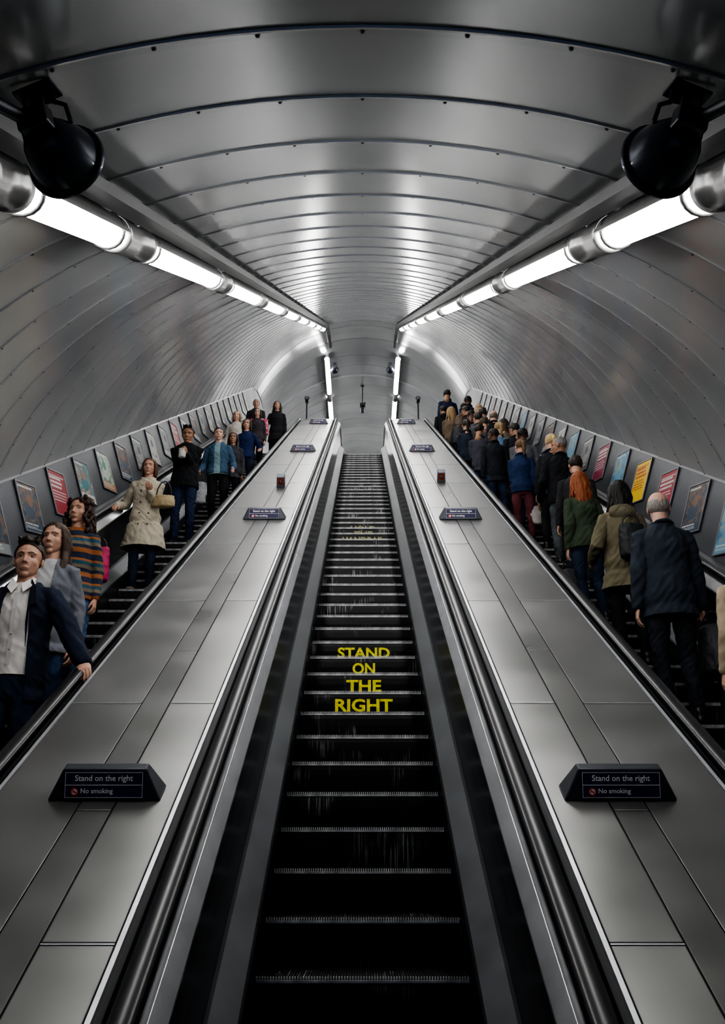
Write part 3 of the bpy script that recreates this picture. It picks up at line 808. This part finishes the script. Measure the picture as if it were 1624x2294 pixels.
# ------------------------------------------------------------ ESCALATORS
def step_mesh():
    bm = bmesh.new()
    W = 1.0; nr = 78; tr = .404
    box(bm, (0, tr/2+.008, -.022), (W+.02, tr-.016, .026), 0)
    prof = [(.012, -.010), (.010, -.05), (.014, -.10), (.026, -.16), (.046, -.236)]
    pv = []
    for (y, z) in prof: pv.append((bm.verts.new((-W/2-.010, y, z)), bm.verts.new((W/2+.010, y, z))))
    for a, b in zip(pv, pv[1:]):
        f = bm.faces.new((a[0], a[1], b[1], b[0])); f.material_index = 0
    box(bm, (0, .007, -.020), (W, .014, .011), 1)
    for i in range(nr):
        x = -W/2+(i+.5)*W/nr; w = W/nr*.45
        box(bm, (x, tr/2+.008, -.004), (w, tr-.02, .010), 0)
        box(bm, (x, .003, -.008), (w, .018, .018), 1)
        v0 = []
        for (y, z) in prof[0:]:
            v0.append([bm.verts.new((x-w/2, y-.006, z-.006)), bm.verts.new((x+w/2, y-.006, z-.006)), bm.verts.new((x+w/2, y+.003, z-.006)), bm.verts.new((x-w/2, y+.003, z-.006))])
        for a, b in zip(v0, v0[1:]):
            for q0, q1 in ((0, 1), (1, 2), (3, 0)):
                f = bm.faces.new((a[q0], a[q1], b[q1], b[q0])); f.material_index = 0
    me = bpy.data.meshes.new('step')
    bm.normal_update(); bm.to_mesh(me); bm.free()
    me.materials.append(M_STEP); me.materials.append(M_NOSE)
    return me
STEP = step_mesh()

def hand_frames():
    fr = []
    off = .93
    pts = [(Y-off*sin(a), Z+off*cos(a), a) for (Y, Z, a) in EF]
    Y0, Z0, _ = pts[0]
    for k in range(7, 0, -1):
        th = radians(180*k/7); fr.append((Y0-.3*sin(th), Z0-.3+.3*cos(th), th))
    fr += pts
    Y0, Z0, _ = pts[-1]
    for k in range(1, 8):
        th = radians(180*k/7); fr.append((Y0+.3*sin(th), Z0-.3+.3*cos(th), -th))
    return fr
HF = hand_frames()

def escalator(cx, phase, label, outer=None):
    e = empty('escalator', (cx, 3.0, 0), label, 'escalator', group='parallel station escalators')
    def ch(ob):
        ob.parent = e; ob.matrix_parent_inverse = Matrix.Translation((-cx, -3.0, 0)); return ob
    for k in range(0, 54):
        Y = 3.03-phase+.4*k; Z = .23094*k-phase*.57735
        if Y > 24.0: break
        if Z < 0: continue
        o = bpy.data.objects.new('step', STEP); o.location = (cx, Y, Z); link(o); ch(o)
    ch(sweep('truss_casing', [(cx-.66, -.05), (cx-.66, -.42), (cx+.66, -.42), (cx+.66, -.05)], EF, [M_DARKGAP]))
    for sg in (-1, 1):
        ch(sweep('skirt_panel', [(cx+sg*.509, -.42), (cx+sg*.509, .115), (cx+sg*.520, .125)], EF, [M_SKIRTD]))
        ch(sweep('inner_deck', [(cx+sg*.520, .125), (cx+sg*.628, .205), (cx+sg*.640, .225)], EF, [M_SKIRT]))
        ch(sweep('balustrade_panel', [(cx+sg*.640, .225), (cx+sg*.644, .50), (cx+sg*.640, .775)], EF, [M_PANEL]))
        ch(sweep('metal_moulding', [(cx+sg*.640, .775), (cx+sg*.612, .785), (cx+sg*.612, .800), (cx+sg*.655, .868), (cx+sg*.668, .868)], EF, [M_MOULD], smooth=False))
        ch(sweep('handrail_guide', [(cx+sg*.668, .868), (cx+sg*.672, .90), (cx+sg*.758, .90), (cx+sg*.762, .885), (cx+sg*.800, .915)], EF, [M_SKIRTD]))
        hx = cx+sg*.715
        pr = [(hx+.043*cos(t)*(1 if abs(cos(t)) < .9 else 1.02), .022*sin(t)) for t in [2*pi*q/14 for q in range(14)]]
        ch(sweep('handrail', pr, HF, [M_RUBBER], closed=True, caps=True, smooth=True))
    if outer:
        sg = outer
        ch(sweep('outer_deck', [(cx+sg*.800, .915), (cx+sg*.862, .918), (cx+sg*.866, .90)], EF, [M_DECK]))
    return e
CXO = 2.46
E0 = escalator(0, .17, 'empty black escalator with lettered risers between steel decks')
E1 = escalator(-CXO, 0, 'escalator carrying people down beside poster wall', -1)
E2 = escalator(CXO, 0, 'escalator carrying people up beside poster wall', 1)

def text_mesh(body, width, mts, off=0.0, hscale=None):
    cu = bpy.data.curves.new('t', 'FONT'); cu.body = body; cu.align_x = 'CENTER'; cu.align_y = 'CENTER'; cu.size = 1; cu.extrude = 0.0; cu.offset = off; cu.resolution_u = 3
    ob = bpy.data.objects.new('t', cu); COL.objects.link(ob)
    dg = bpy.context.evaluated_depsgraph_get()
    me = bpy.data.meshes.new_from_object(ob.evaluated_get(dg))
    bpy.data.objects.remove(ob)
    xs = [v.co.x for v in me.vertices]; ys = [v.co.y for v in me.vertices]
    w = max(xs)-min(xs); hh = max(ys)-min(ys); cx = (max(xs)+min(xs))/2; cy = (max(ys)+min(ys))/2
    sx = width/w; sy = (hscale/hh) if hscale else sx
    for v in me.vertices: v.co = Vector(((v.co.x-cx)*sx, (v.co.y-cy)*sy, 0))
    me.materials.clear()
    for m in mts: me.materials.append(m)
    return me
def riser_text(body, k, width, m, hgt=.108, dz=-.120):
    me = text_mesh(body, width, [m], off=.030, hscale=hgt)
    o = bpy.data.objects.new('riser_lettering', me)
    o.location = (.012, 3.03-.17+.4*k+.002, .23094*k-.17*.57735+dz); o.rotation_euler = (pi/2+.04, 0, 0)
    link(o, label='painted lettering on black escalator riser'); o.parent = E0; o.matrix_parent_inverse = Matrix.Translation((0, -3.0, 0))
riser_text('RIGHT', 13, .49, M_YEL); riser_text('THE', 14, .315, M_YEL); riser_text('ON', 15, .215, M_YEL); riser_text('STAND', 16, .52, M_YEL)
riser_text('HANDRAIL', 28, .66, M_FADE, .10); riser_text('THE', 29, .30, M_FADE, .10); riser_text('HOLD', 30, .42, M_FADE, .10)

# ------------------------------------------------------------ DECKS
INC = (pi/6, 0, 0)
for sg in (-1, 1):
    x0, x1 = .800, CXO-.800
    prof = [(sg*x0, .86), (sg*x0, .915), (sg*(x0+.012), .922), (sg*(x1-.012), .922), (sg*x1, .915), (sg*x1, .86)]
    d = sweep('escalator_deck', prof, EF, [M_DARKGAP], label='brushed steel deck panelled between two escalators', cat='escalator deck', group='steel decks between escalators')
    bm = bmesh.new()
    Mi = lambda s: Matrix.Translation(P(0, s, -2.9)) @ Matrix.Rotation(pi/6, 4, 'X')
    def slab(xa, xb, sa, sb, h0=.920, h1=.928):
        M = Mi((sa+sb)/2); box(bm, (sg*(xa+xb)/2, 0, (h0+h1)/2), (abs(xb-xa), sb-sa, h1-h0), 0, M)
    xs1, xs2 = 1.085, 1.235
    s = .69
    while s < 25.9:
        e = min(s+2.16, 26.0)
        if s > 1.9 or e > 2.6:
            a = max(s, 2.3)
            slab(x0+.030, xs1-.006, a+.006, e-.006); slab(xs2+.006, x1-.030, a+.006, e-.006)
        s += 2.16
    p = bm_obj('deck_panel', bm, [M_DECK], bevel=.003, parent=d)
    bm = bmesh.new(); s = 1.6
    while s < 25.9:
        e = min(s+2.16, 26.0); a = max(s, 2.3); slab(xs1, xs2, a+.003, e-.003, .920, .930); s += 2.16
    bm_obj('deck_strip', bm, [M_STRIP], bevel=.003, parent=d)
    bm = bmesh.new(); s = .69+2.16
    while s < 25.9:
        for xa, xb in ((x0+.030, xs1-.006), (xs2+.006, x1-.030)):
            M = Mi(s-.010); box(bm, (sg*(xa+xb)/2, 0, .929), (abs(xb-xa), .007, .004), 0, M)
        s += 2.16
    bm_obj('joint_strip', bm, [M_MOULD], parent=d)
    sweep('edge_moulding', [(sg*(x0+.002), .915), (sg*(x0+.006), .930), (sg*(x0+.024), .930), (sg*(x0+.026), .918)], EF, [M_MOULD]).parent = d
    sweep('edge_moulding', [(sg*(x1-.002), .915), (sg*(x1-.006), .930), (sg*(x1-.024), .930), (sg*(x1-.026), .918)], EF, [M_MOULD]).parent = d

# ------------------------------------------------------------ DECK SIGNS
T1 = text_mesh('Stand on the right', .256, [M_WHITE], off=.014)
T2 = text_mesh('No smoking', .142, [M_WHITE], off=.014)
def deck_sign(x, s):
    o = P(x, s, -2.9+.930)
    bm = bmesh.new()
    wb, wt, hb, ht, H = .250, .184, .075, .030, .130
    vs = [bm.verts.new(c) for c in ((-wb, -hb, 0), (wb, -hb, 0), (wb, hb, 0), (-wb, hb, 0), (-wt, -ht, H), (wt, -ht, H), (wt, ht, H), (-wt, ht, H))]
    for f in ((3, 2, 1, 0), (4, 5, 6, 7), (0, 1, 5, 4), (1, 2, 6, 5), (2, 3, 7, 6), (3, 0, 4, 7)): bm.faces.new([vs[i] for i in f])
    root = bm_obj('deck_sign', bm, [M_SIGNB], bevel=.008, label='dark trapezoid sign with white lettering and no-smoking symbol', cat='sign', group='signs on the steel decks')
    root.location = o; root.rotation_euler = INC
    tl = math.atan2(hb-ht, H)
    Mf = Matrix.Translation((0, -(hb+ht)/2, H/2)) @ Matrix.Rotation(pi/2-tl, 4, 'X')
    def sub(name, me, loc):
        ob = bpy.data.objects.new(name, me); link(ob, parent=root); ob.matrix_local = Mf @ Matrix.Translation(loc); return ob
    bm = bmesh.new(); box(bm, (0, 0, .002), (.352, .114, .008))
    me = bpy.data.meshes.new('sign_plate'); bm.to_mesh(me); bm.free(); me.materials.append(M_NAVY); sub('sign_plate', me, (0, 0, 0))
    sub('sign_lettering', T1, (0, .026, .0075)); sub('sign_lettering', T2, (-.030, -.028, .0075))
    bm = bmesh.new(); box(bm, (0, 0, 0), (.342, .0024, .001))
    for yy in (.053, -.053): box(bm, (0, yy, 0), (.342, .0016, .001))
    for xx in (.170, -.170): box(bm, (xx, 0, 0), (.0016, .106, .001))
    me = bpy.data.meshes.new('dividing_line'); bm.to_mesh(me); bm.free(); me.materials.append(M_WHITE); sub('dividing_line', me, (0, 0, .007))
    bm = bmesh.new()
    bmesh.ops.create_cone(bm, cap_ends=True, segments=24, radius1=.016, radius2=.016, depth=.001)
    vo = [bm.verts.new((.017*cos(t), .017*sin(t), .0015)) for t in [2*pi*q/24 for q in range(24)]]
    vi = [bm.verts.new((.0125*cos(t), .0125*sin(t), .0015)) for t in [2*pi*q/24 for q in range(24)]]
    for q in range(24): bm.faces.new((vo[q], vo[(q+1) % 24], vi[(q+1) % 24], vi[q])).material_index = 1
    box(bm, (0, 0, .0012), (.030, .004, .001), 1, Matrix.Rotation(-pi/4, 4, 'Z'))
    box(bm, (0, -.001, .001), (.018, .0035, .0008), 2)
    me = bpy.data.meshes.new('no_smoking_symbol'); bm.to_mesh(me); bm.free()
    for m in (M_WHITE, M_RED, M_DARK): me.materials.append(m)
    sub('no_smoking_symbol', me, (-.128, -.028, .0075))
for sg in (-1, 1):
    for s in (3.92, 10.75, 17.9, 24.4): deck_sign(sg*1.14, s)

for sg, s in ((-1, 13.2), (1, 13.7)):
    bm = bmesh.new()
    vs = [bm.verts.new(c) for c in ((-.06, -.05, 0), (.06, -.05, 0), (.06, .06, 0), (-.06, .06, 0), (-.055, -.035, .15), (.055, -.035, .15), (.055, .05, .19), (-.055, .05, .19))]
    for f in ((3, 2, 1, 0), (4, 5, 6, 7), (0, 1, 5, 4), (1, 2, 6, 5), (2, 3, 7, 6), (3, 0, 4, 7)): bm.faces.new([vs[i] for i in f])
    r = bm_obj('emergency_stop_box', bm, [M_DARK2], bevel=.006, label='small dark and red emergency stop box on steel deck', cat='stop button', group='emergency stop boxes')
    r.location = P(sg*1.16, s, -2.9+.930); r.rotation_euler = INC
    bm = bmesh.new(); box(bm, (0, -.046, .085), (.085, .008, .10)); bm_obj('red_plate', bm, [mat('stop_red', (.22, .035, .02), .4)], parent=r)
    bm = bmesh.new(); bmesh.ops.create_cone(bm, cap_ends=True, segments=16, radius1=.022, radius2=.02, depth=.02, matrix=Matrix.Translation((0, -.056, .08)) @ Matrix.Rotation(pi/2, 4, 'X')); bm_obj('stop_button', bm, [M_SIGNB], smooth=True, parent=r)

# ------------------------------------------------------------ POSTERS
PAL = {
 'dark': [(.008, .012, .022), (.02, .05, .09), (.18, .09, .04), (.012, .025, .05), (.22, .24, .25)],
 'red': [(.28, .004, .02)],
 'teal': [(.24, .32, .34), (.02, .16, .19), (.28, .14, .09), (.42, .44, .42)],
 'green': [(.22, .32, .24), (.40, .42, .38), (.04, .20, .15), (.38, .18, .08)],
 'yellow': [(.66, .44, .008)],
 'blue': [(.02, .12, .24), (.12, .28, .38), (.3, .28, .22)],
 'grey': [(.07, .08, .09), (.22, .22, .22), (.03, .035, .04)],
 'mag': [(.22, .008, .05)],
 'white': [(.28, .29, .29), (.36, .34, .31), (.06, .07, .12)],
}
pm = {}
def pmat(c):
    if c not in pm: pm[c] = mat('poster_ink', c, .4)
    return pm[c]
pic = {}
def picmat(style):
    if style in pic: return pic[style]
    m, nt, b = new_mat('poster_picture_'+style)
    tc = nt.nodes.new('ShaderNodeTexCoord')
    nz = nt.nodes.new('ShaderNodeTexNoise'); nz.inputs['Scale'].default_value = 7; nz.inputs['Detail'].default_value = 6; nz.inputs['Distortion'].default_value = 1.2
    nt.links.new(tc.outputs['Object'], nz.inputs['Vector'])
    cr = nt.nodes.new('ShaderNodeValToRGB'); pal = PAL[style]; el = cr.color_ramp.elements
    el[0].position = .32; el[0].color = (*pal[0], 1); el[1].position = .68; el[1].color = (*pal[-1], 1)
    for q, c in enumerate(pal[1:-1]):
        e = el.new(.32+.36*(q+1)/(len(pal)-1)); e.color = (*c, 1)
    nt.links.new(nz.outputs['Fac'], cr.inputs['Fac']); nt.links.new(cr.outputs['Color'], b.inputs['Base Color'])
    b.inputs['Roughness'].default_value = .4
    pic[style] = m
    return m
def poster(sg, s, style, seed):
    rnd = random.Random(seed)
    d = Vector((sg*(3.555-3.33), 0, 0)) + Vector((0, -S30, C30))*(1.735-1.02)
    d.normalize()
    Sv = Vector((0, C30, S30))
    Nn = Sv.cross(d).normalized()
    if Nn.x*sg > 0: Nn = -Nn
    up = Vector((0, 0, 1)); U = (up-up.dot(Nn)*Nn).normalized(); Wd = U.cross(Nn).normalized()
    th = radians(12) if Wd.y > 0 else radians(-12)
    U, Wd = U*cos(th)-Wd*sin(th), Wd*cos(th)+U*sin(th)
    t = .53
    c = P(sg*(3.33+(3.555-3.33)*t), s, N0+1.02+(1.735-1.02)*t) + Nn*.014
    M = Matrix(((Wd.x, U.x, Nn.x, c.x), (Wd.y, U.y, Nn.y, c.y), (Wd.z, U.z, Nn.z, c.z), (0, 0, 0, 1)))
    w, h = .450, .540
    bm = bmesh.new()
    for cx, cy, ww, hh in ((0, h/2, w+.018, .016), (0, -h/2, w+.018, .016), (w/2, 0, .016, h), (-w/2, 0, .016, h)): box(bm, (cx, cy, 0), (ww, hh, .016))
    box(bm, (0, 0, -.004), (w, h, .008))
    root = bm_obj('poster_frame', bm, [M_FRAME], bevel=.003, label={'red': 'framed red advertising poster with white text', 'mag': 'framed magenta advertising poster with white text', 'yellow': 'framed bright yellow advertising poster with red text'}.get(style, 'framed %s-toned advertising poster on dado wall' % style), cat='poster', group='advertising posters along the escalator walls')
    root.matrix_world = M
    vs = []; fs = []; mi = []
    pal = PAL[style]; txt = (.55, .55, .53) if style != 'yellow' else (.4, .03, .01)
    mats = [pmat(p) for p in pal]+[pmat(txt)]
    if len(pal) > 1: mats[0] = picmat(style)
    def quad(x0, y0, x1, y1, m, z=.002):
        b = len(vs); vs.extend([(x0, y0, z), (x1, y0, z), (x1, y1, z), (x0, y1, z)]); fs.append((b, b+1, b+2, b+3)); mi.append(m)
    W2, H2 = w/2-.008, h/2-.008
    quad(-W2, -H2, W2, H2, 0)
    if len(pal) > 1:
        for q, (cx, cy, rx, ry) in enumerate(((rnd.uniform(-.04, .04), -.03, .105, .10), (rnd.uniform(-.03, .03), .08, .058, .068))):
            nn = 20; b = len(vs); z = .0024+q*.0004
            for k in range(nn):
                a = 2*pi*k/nn
                vs.append((max(-W2, min(W2, cx+rx*cos(a))), max(-H2, min(H2, cy+ry*sin(a))), z))
            fs.append(tuple(range(b, b+nn))); mi.append(1+q % (len(pal)-1))
        quad(-W2, -H2, W2, -H2+.10, rnd.choice((1, len(pal)-1)), .0030)
        for y, hh in ((-H2+.068, .018), (-H2+.045, .008), (-H2+.030, .008), (H2-.05, .024)):
            x = -W2+.02; xe = rnd.uniform(.05, W2-.02)
            while x < xe:
                L = rnd.uniform(.012, .04); quad(x, y, min(x+L, xe), y+hh, len(pal), .0036); x += L+.007
    else:
        y = .20
        for q in range(8):
            hh = .030 if q in (1, 2, 3) else .014
            x = -W2+.025; xe = rnd.uniform(.08, W2-.02)
            while x < xe:
                L = rnd.uniform(.014, .045); quad(x, y, min(x+L, xe), y+hh, len(pal), .003); x += L+.009
            y -= hh+.022
    mesh_obj('poster_print', vs, fs, mats, mi, parent=root)
left_styles = ['dark', 'dark', 'red', 'teal', 'green', 'dark', 'grey', 'white', 'grey', 'red', 'white', 'dark', 'grey', 'white', 'grey', 'dark', 'white', 'grey', 'dark', 'grey', 'white']
right_styles = ['blue', 'dark', 'red', 'yellow', 'blue', 'mag', 'grey', 'blue', 'white', 'dark', 'grey', 'white', 'blue', 'grey', 'dark', 'white', 'grey', 'dark', 'white', 'grey', 'dark']
for j in range(21):
    s = 8.60+.965*j
    poster(-1, s, left_styles[j], j); poster(1, s, right_styles[j], 50+j)

# ------------------------------------------------------------ TUBE LIGHTS
def lathe(bm, prof, seg=28, mi=0, M=None):
    rings = []
    for r, y in prof:
        rr = []
        for q in range(seg):
            t = 2*pi*q/seg; v = Vector((r*cos(t), y, r*sin(t)))
            rr.append(bm.verts.new(M @ v if M else v))
        rings.append(rr)
    for a, b in zip(rings, rings[1:]):
        for q in range(seg):
            f = bm.faces.new((a[q], a[(q+1) % seg], b[(q+1) % seg], b[q])); f.material_index = mi; f.smooth = True
TR = .088
def tube_parts(L):
    r = TR
    bm = bmesh.new()
    seg = 14
    a0, a1 = radians(-8), radians(188)
    g = [[bm.verts.new((r*1.03*cos(a0+(a1-a0)*k/seg), y, r*1.03*sin(a0+(a1-a0)*k/seg))) for k in range(seg+1)] for y in (0, L)]
    for k in range(seg): bm.faces.new((g[0][k], g[0][k+1], g[1][k+1], g[1][k])).smooth = True
    lathe(bm, [(0, L-.0), (r*.95, L), (r*1.10, L+.005), (r*1.10, L+.07), (r*1.02, L+.075), (r*1.02, L+.55), (r*1.10, L+.555), (r*1.10, L+.62), (r*.95, L+.625), (0, L+.625)])
    if L < 2: lathe(bm, [(0, -.36), (r*1.10, -.36), (r*1.10, -.30), (r*1.02, -.295), (r*1.02, -.07), (r*1.10, -.065), (r*1.10, 0), (0, .004)])
    for yy in (L+.31, L*.5):
        box(bm, (0, yy, r+.015), (.05, .06, .04))
    for sx in (-1, 1): box(bm, (sx*r*1.0, L/2, -.018), (.014, L, .022))
    me = bpy.data.meshes.new('tube_light'); bmesh.ops.recalc_face_normals(bm, faces=bm.faces); bm.to_mesh(me); bm.free(); me.materials.append(M_TUBE)
    bm = bmesh.new()
    lathe(bm, [(0, .01), (r*.80, .01), (r*.93, .05), (r*.93, L-.05), (r*.80, L-.01), (0, L-.01)], seg=16)
    md = bpy.data.meshes.new('light_diffuser'); bmesh.ops.recalc_face_normals(bm, faces=bm.faces); bm.to_mesh(md); bm.free(); md.materials.append(M_GLOW)
    bm = bmesh.new()
    lathe(bm, [(r*.95, 0), (r*1.06, 0), (r*1.06, .028), (r*.95, .028), (r*.95, 0)], seg=18)
    mc = bpy.data.meshes.new('clip_ring'); bm.to_mesh(mc); bm.free(); mc.materials.append(M_CLIP)
    return me, md, mc
PARTS = {2.62: tube_parts(2.62), 1.42: tube_parts(1.42)}
def tube_light(M, L=2.62):
    TL, TDF, TC = PARTS[L]
    o = bpy.data.objects.new('tube_light', TL); o.matrix_world = M
    link(o, label='long cylindrical fluorescent tube light in aluminium housing', cat='light', group='rows of ceiling tube lights')
    a = bpy.data.objects.new('light_diffuser', TDF); link(a, parent=o)
    for y in (.10, L-.12):
        b = bpy.data.objects.new('clip_ring', TC); b.location = (0, y, 0); link(b, parent=o)
LX, LN = 1.28, .573
for sg in (-1, 1):
    for j in range(-1, 8):
        L = 2.62; s_ = 5.6+3.25*j
        if j == -1: L = 1.42; s_ += 1.20
        p = P(sg*LX, s_, LN)
        tube_light(Matrix.Translation(p) @ Matrix.Rotation(pi/6, 4, 'X') @ Matrix.Rotation(sg*radians(16), 4, 'Y'), L)
    zl = tun_frames(0, [38.0])[0][1] + (LN-N0) - .01
    for y in (29.8, 33.1, 36.35):
        tube_light(Matrix.Translation((sg*LX, y, zl-(.06 if y > 31 else .08))) @ Matrix.Rotation(sg*radians(16), 4, 'Y'))
    tr = sweep('cable_tray', [(sg*(LX-.19), LN-N0+.125), (sg*(LX-.19), LN-N0+.075), (sg*(LX-.12), LN-N0+.045), (sg*(LX-.12), LN-N0+.095)], tun_frames(0, [0.0+.75*k for k in range(44)]), [mat('tray_black', (.02, .023, .03), .4, .3)], closed=True, caps=True,
          label='dark cable tray running beside the tube lights', cat='cable tray', group='cable trays')

# ------------------------------------------------------------ LOUDSPEAKERS
def speaker(loc, rot, sc=1.0, hang=.14):
    bm = bmesh.new()
    lathe(bm, [(0, -.072), (.030, -.072), (.050, -.064), (.070, -.042), (.088, -.012), (.100, .022), (.109, .055), (.114, .080), (.128, .086), (.131, .092), (.131, .100), (.122, .102), (.108, .07), (.08, .02), (0, .01)], seg=40)
    r = bm_obj('loudspeaker', bm, [M_DARK], smooth=True, label='dark dome-shaped projector loudspeaker hung from the ceiling', cat='loudspeaker', group='ceiling loudspeakers')
    r.data.set_sharp_from_angle(angle=radians(40))
    r.location = loc; r.rotation_euler = rot; r.scale = (sc, sc, sc)
    bm = bmesh.new(); box(bm, (0, -.085, .030), (.10, .06, .075)); bm_obj('terminal_box', bm, [M_DARK2], bevel=.008, parent=r)
    bm = bmesh.new()
    tube(bm, [(-.080, .0, .05), (-.078, -.01, .11), (-.04, -.02, .135), (.04, -.02, .135), (.078, -.01, .11), (.080, .0, .05)], [.008]*6, seg=8)
    bmesh.ops.create_cone(bm, cap_ends=True, segments=12, radius1=.016, radius2=.016, depth=hang+.02, matrix=Matrix.Translation((0, -.02, .13+hang/2)))
    box(bm, (0, -.02, .14+hang), (.13, .08, .012))
    for sx in (-.05, .05): bmesh.ops.create_cone(bm, cap_ends=True, segments=8, radius1=.006, radius2=.006, depth=hang+.02, matrix=Matrix.Translation((sx, -.02, .13+hang/2)))
    bm_obj('bracket', bm, [M_DARK2], smooth=False, parent=r)
    return r
for sg in (-1, 1):
    speaker(P(sg*.93, 2.95, .595), (radians(8), radians(sg*14), radians(sg*14)), .95, .04)
    bm = bmesh.new(); pr = [P(sg*1.16, 1.2, .70), P(sg*1.12, 2.2, .70), P(sg*1.06, 2.7, .685), P(sg*.98, 2.86, .65)]
    tube(bm, pr, [.020]*4, seg=10)
    bm_obj('conduit', bm, [M_DARK2], smooth=True, label='dark flexible conduit feeding a ceiling loudspeaker', cat='conduit')
    speaker((sg*1.02, 30.4, tun_frames(0, [38.0])[0][1]+3.46), (radians(10), 0, 0), 1.1, .06)
    bm = bmesh.new(); bmesh.ops.create_cone(bm, cap_ends=True, segments=12, radius1=.022, radius2=.022, depth=.75, matrix=Matrix.Translation((0, 0, .375)))
    bmesh.ops.create_cone(bm, cap_ends=True, segments=16, radius1=.06, radius2=.06, depth=.02, matrix=Matrix.Translation((0, 0, .01)))
    pl = bm_obj('camera_post', bm, [M_SIGNB], label='thin dark post with a small security camera', cat='camera post', group='camera posts')
    pl.location = (sg*1.60, 24.3, 13.08)
    bm = bmesh.new(); box(bm, (0, -.05, .78), (.09, .26, .09)); bmesh.ops.create_uvsphere(bm, u_segments=14, v_segments=10, radius=.075, matrix=Matrix.Translation((0, 0, .86)))
    bm_obj('camera_head', bm, [M_SIGNB], bevel=.004, parent=pl)
zc = tun_frames(0, [38.0])[0][1]+R-.05
bm = bmesh.new(); bmesh.ops.create_cone(bm, cap_ends=True, segments=12, radius1=.02, radius2=.02, depth=.8, matrix=Matrix.Translation((0, 0, -.4)))
bmesh.ops.create_cone(bm, cap_ends=True, segments=14, radius1=.07, radius2=.07, depth=.02, matrix=Matrix.Translation((0, 0, -.01)))
hc = bm_obj('hanging_camera', bm, [M_SIGNB], label='security camera hanging on a thin rod from the vault', cat='camera'); hc.location = (0, 32.5, zc-.02)
bm = bmesh.new(); box(bm, (0, 0, -.85), (.20, .26, .10)); box(bm, (0, .02, -1.02), (.12, .10, .26)); box(bm, (.09, -.05, -.8), (.06, .2, .05))
bm_obj('camera_head', bm, [M_SIGNB], bevel=.01, parent=hc)

# ------------------------------------------------------------ WORLD + CAMERA
w = bpy.data.worlds.new('World'); scene.world = w; w.use_nodes = True
w.node_tree.nodes['Background'].inputs['Color'].default_value = (.26, .38, .62, 1)
w.node_tree.nodes['Background'].inputs['Strength'].default_value = .40
cam = bpy.data.cameras.new('camera'); co = bpy.data.objects.new('camera', cam); COL.objects.link(co)
co.location = (0, 0, EYE); co.rotation_euler = (radians(110), 0, 0)
cam.sensor_fit = 'VERTICAL'; cam.sensor_height = 36; cam.sensor_width = 36; cam.lens = 32.97
cam.clip_start = .05; cam.clip_end = 200
scene.camera = co
try:
    scene.view_settings.look = 'AgX - High Contrast'
except Exception:
    pass
